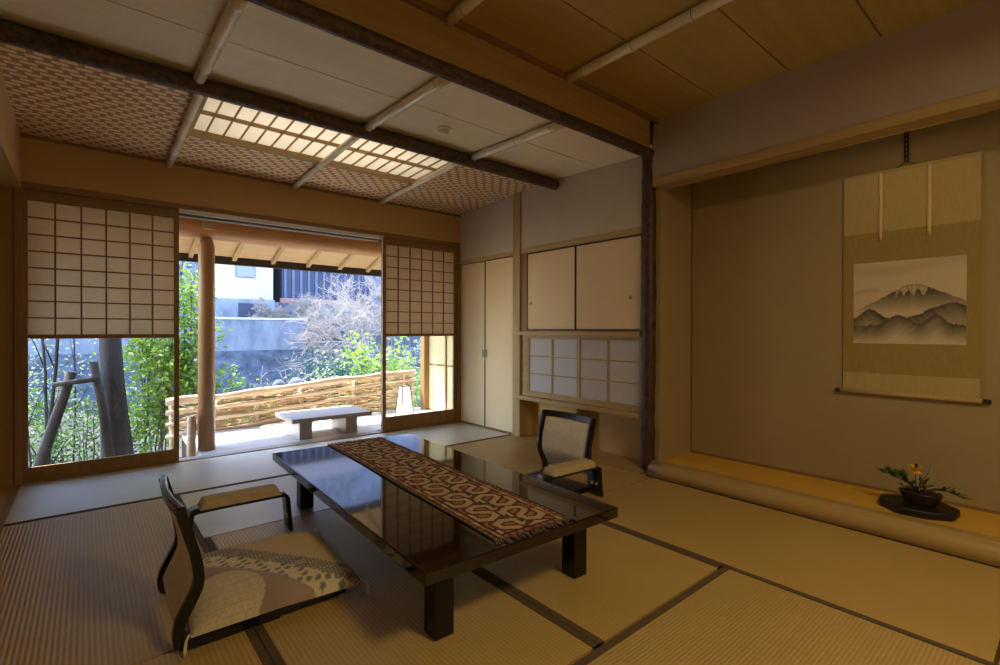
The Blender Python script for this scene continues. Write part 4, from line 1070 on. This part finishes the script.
# ------------------------------------------------------------ unseen lamp added behind the viewer (warm fill for the near room half)
t = thing('fill_lamp', 'unseen square paper ceiling lamp in a timber frame, added for warm fill', 'lamp', (1.55, -.55, 2.6))
W().box(1.25, 1.85, -.85, -.25, 2.60, 2.603).build('diffuser', M['paper_sky'], t)
W().box(1.23, 1.25, -.87, -.23, 2.59, 2.738).box(1.85, 1.87, -.87, -.23, 2.59, 2.738).box(1.25, 1.85, -.87, -.85, 2.59, 2.738).box(1.25, 1.85, -.25, -.23, 2.59, 2.738).build('frame', M['cedar_x'], t)

def area(name, loc, rot, sx, sy, e, col):
    l = bpy.data.lights.new(name, 'AREA'); l.shape = 'RECTANGLE'; l.size = sx; l.size_y = sy; l.energy = e; l.color = col
    o = bpy.data.objects.new(name, l); C.objects.link(o); o.location = loc; o.rotation_euler = rot; return o
area('fill_lamp_light', (1.55, -.55, 2.59), (0, 0, 0), .55, .55, 40, (1, .79, .45))  # warm fill from the added unseen lamp
area('skylight_light', (1.48, 3.77, 2.93), (0, 0, 0), 1.7, .6, 6.5, (1, .95, .88))
area('alcove_light', (3.575, .7, 2.23), (0, R(-12), 0), .03, .66, .3, (1, .74, .42))

sun = bpy.data.lights.new('sun', 'SUN'); sun.energy = 29; sun.angle = R(.6); sun.color = (1, .95, .86)
so = bpy.data.objects.new('sun', sun); C.objects.link(so)
to = Vector((-.50, .87, 1.80)).normalized()
so.rotation_euler = to.to_track_quat('Z', 'Y').to_euler()

w = bpy.data.worlds.new('World'); SC.world = w; w.use_nodes = True
nt = w.node_tree; bg = nt.nodes['Background']
st_ = nt.nodes.new('ShaderNodeTexSky'); st_.sky_type = 'NISHITA'; st_.sun_disc = False
st_.sun_elevation = R(60); st_.sun_rotation = R(-30); st_.altitude = 300; st_.air_density = 1.3; st_.dust_density = .6; st_.ozone_density = 2.2
nt.links.new(st_.outputs[0], bg.inputs[0]); bg.inputs[1].default_value = 2.3

# ------------------------------------------------------------ camera
cd = bpy.data.cameras.new('Camera'); cam = bpy.data.objects.new('Camera', cd); C.objects.link(cam); SC.camera = cam
cd.sensor_width = 36; cd.sensor_fit = 'HORIZONTAL'; cd.lens = 36 * 491.458 / 1000; cd.clip_start = .02; cd.clip_end = 300
yw, pt, rl_ = R(40.0346), R(-.24862), R(.13266)
f = Vector((math.sin(yw) * math.cos(pt), math.cos(yw) * math.cos(pt), math.sin(pt))); rt_ = Vector((math.cos(yw), -math.sin(yw), 0)); up = rt_.cross(f)
r2 = math.cos(rl_) * rt_ + math.sin(rl_) * up; u2 = -math.sin(rl_) * rt_ + math.cos(rl_) * up
cam.matrix_world = Matrix(((r2.x, u2.x, -f.x, 0), (r2.y, u2.y, -f.y, 0), (r2.z, u2.z, -f.z, 1.1), (0, 0, 0, 1)))

SC.view_settings.view_transform = 'Standard'; SC.view_settings.look = 'None'; SC.view_settings.gamma = 1
SC.view_settings.use_curve_mapping = False; SC.view_settings.exposure = 0.0
SC.cycles.use_denoising = True; SC.cycles.max_bounces = 10; SC.cycles.diffuse_bounces = 6; SC.cycles.transparent_max_bounces = 12
SC.cycles.sample_clamp_indirect = 6
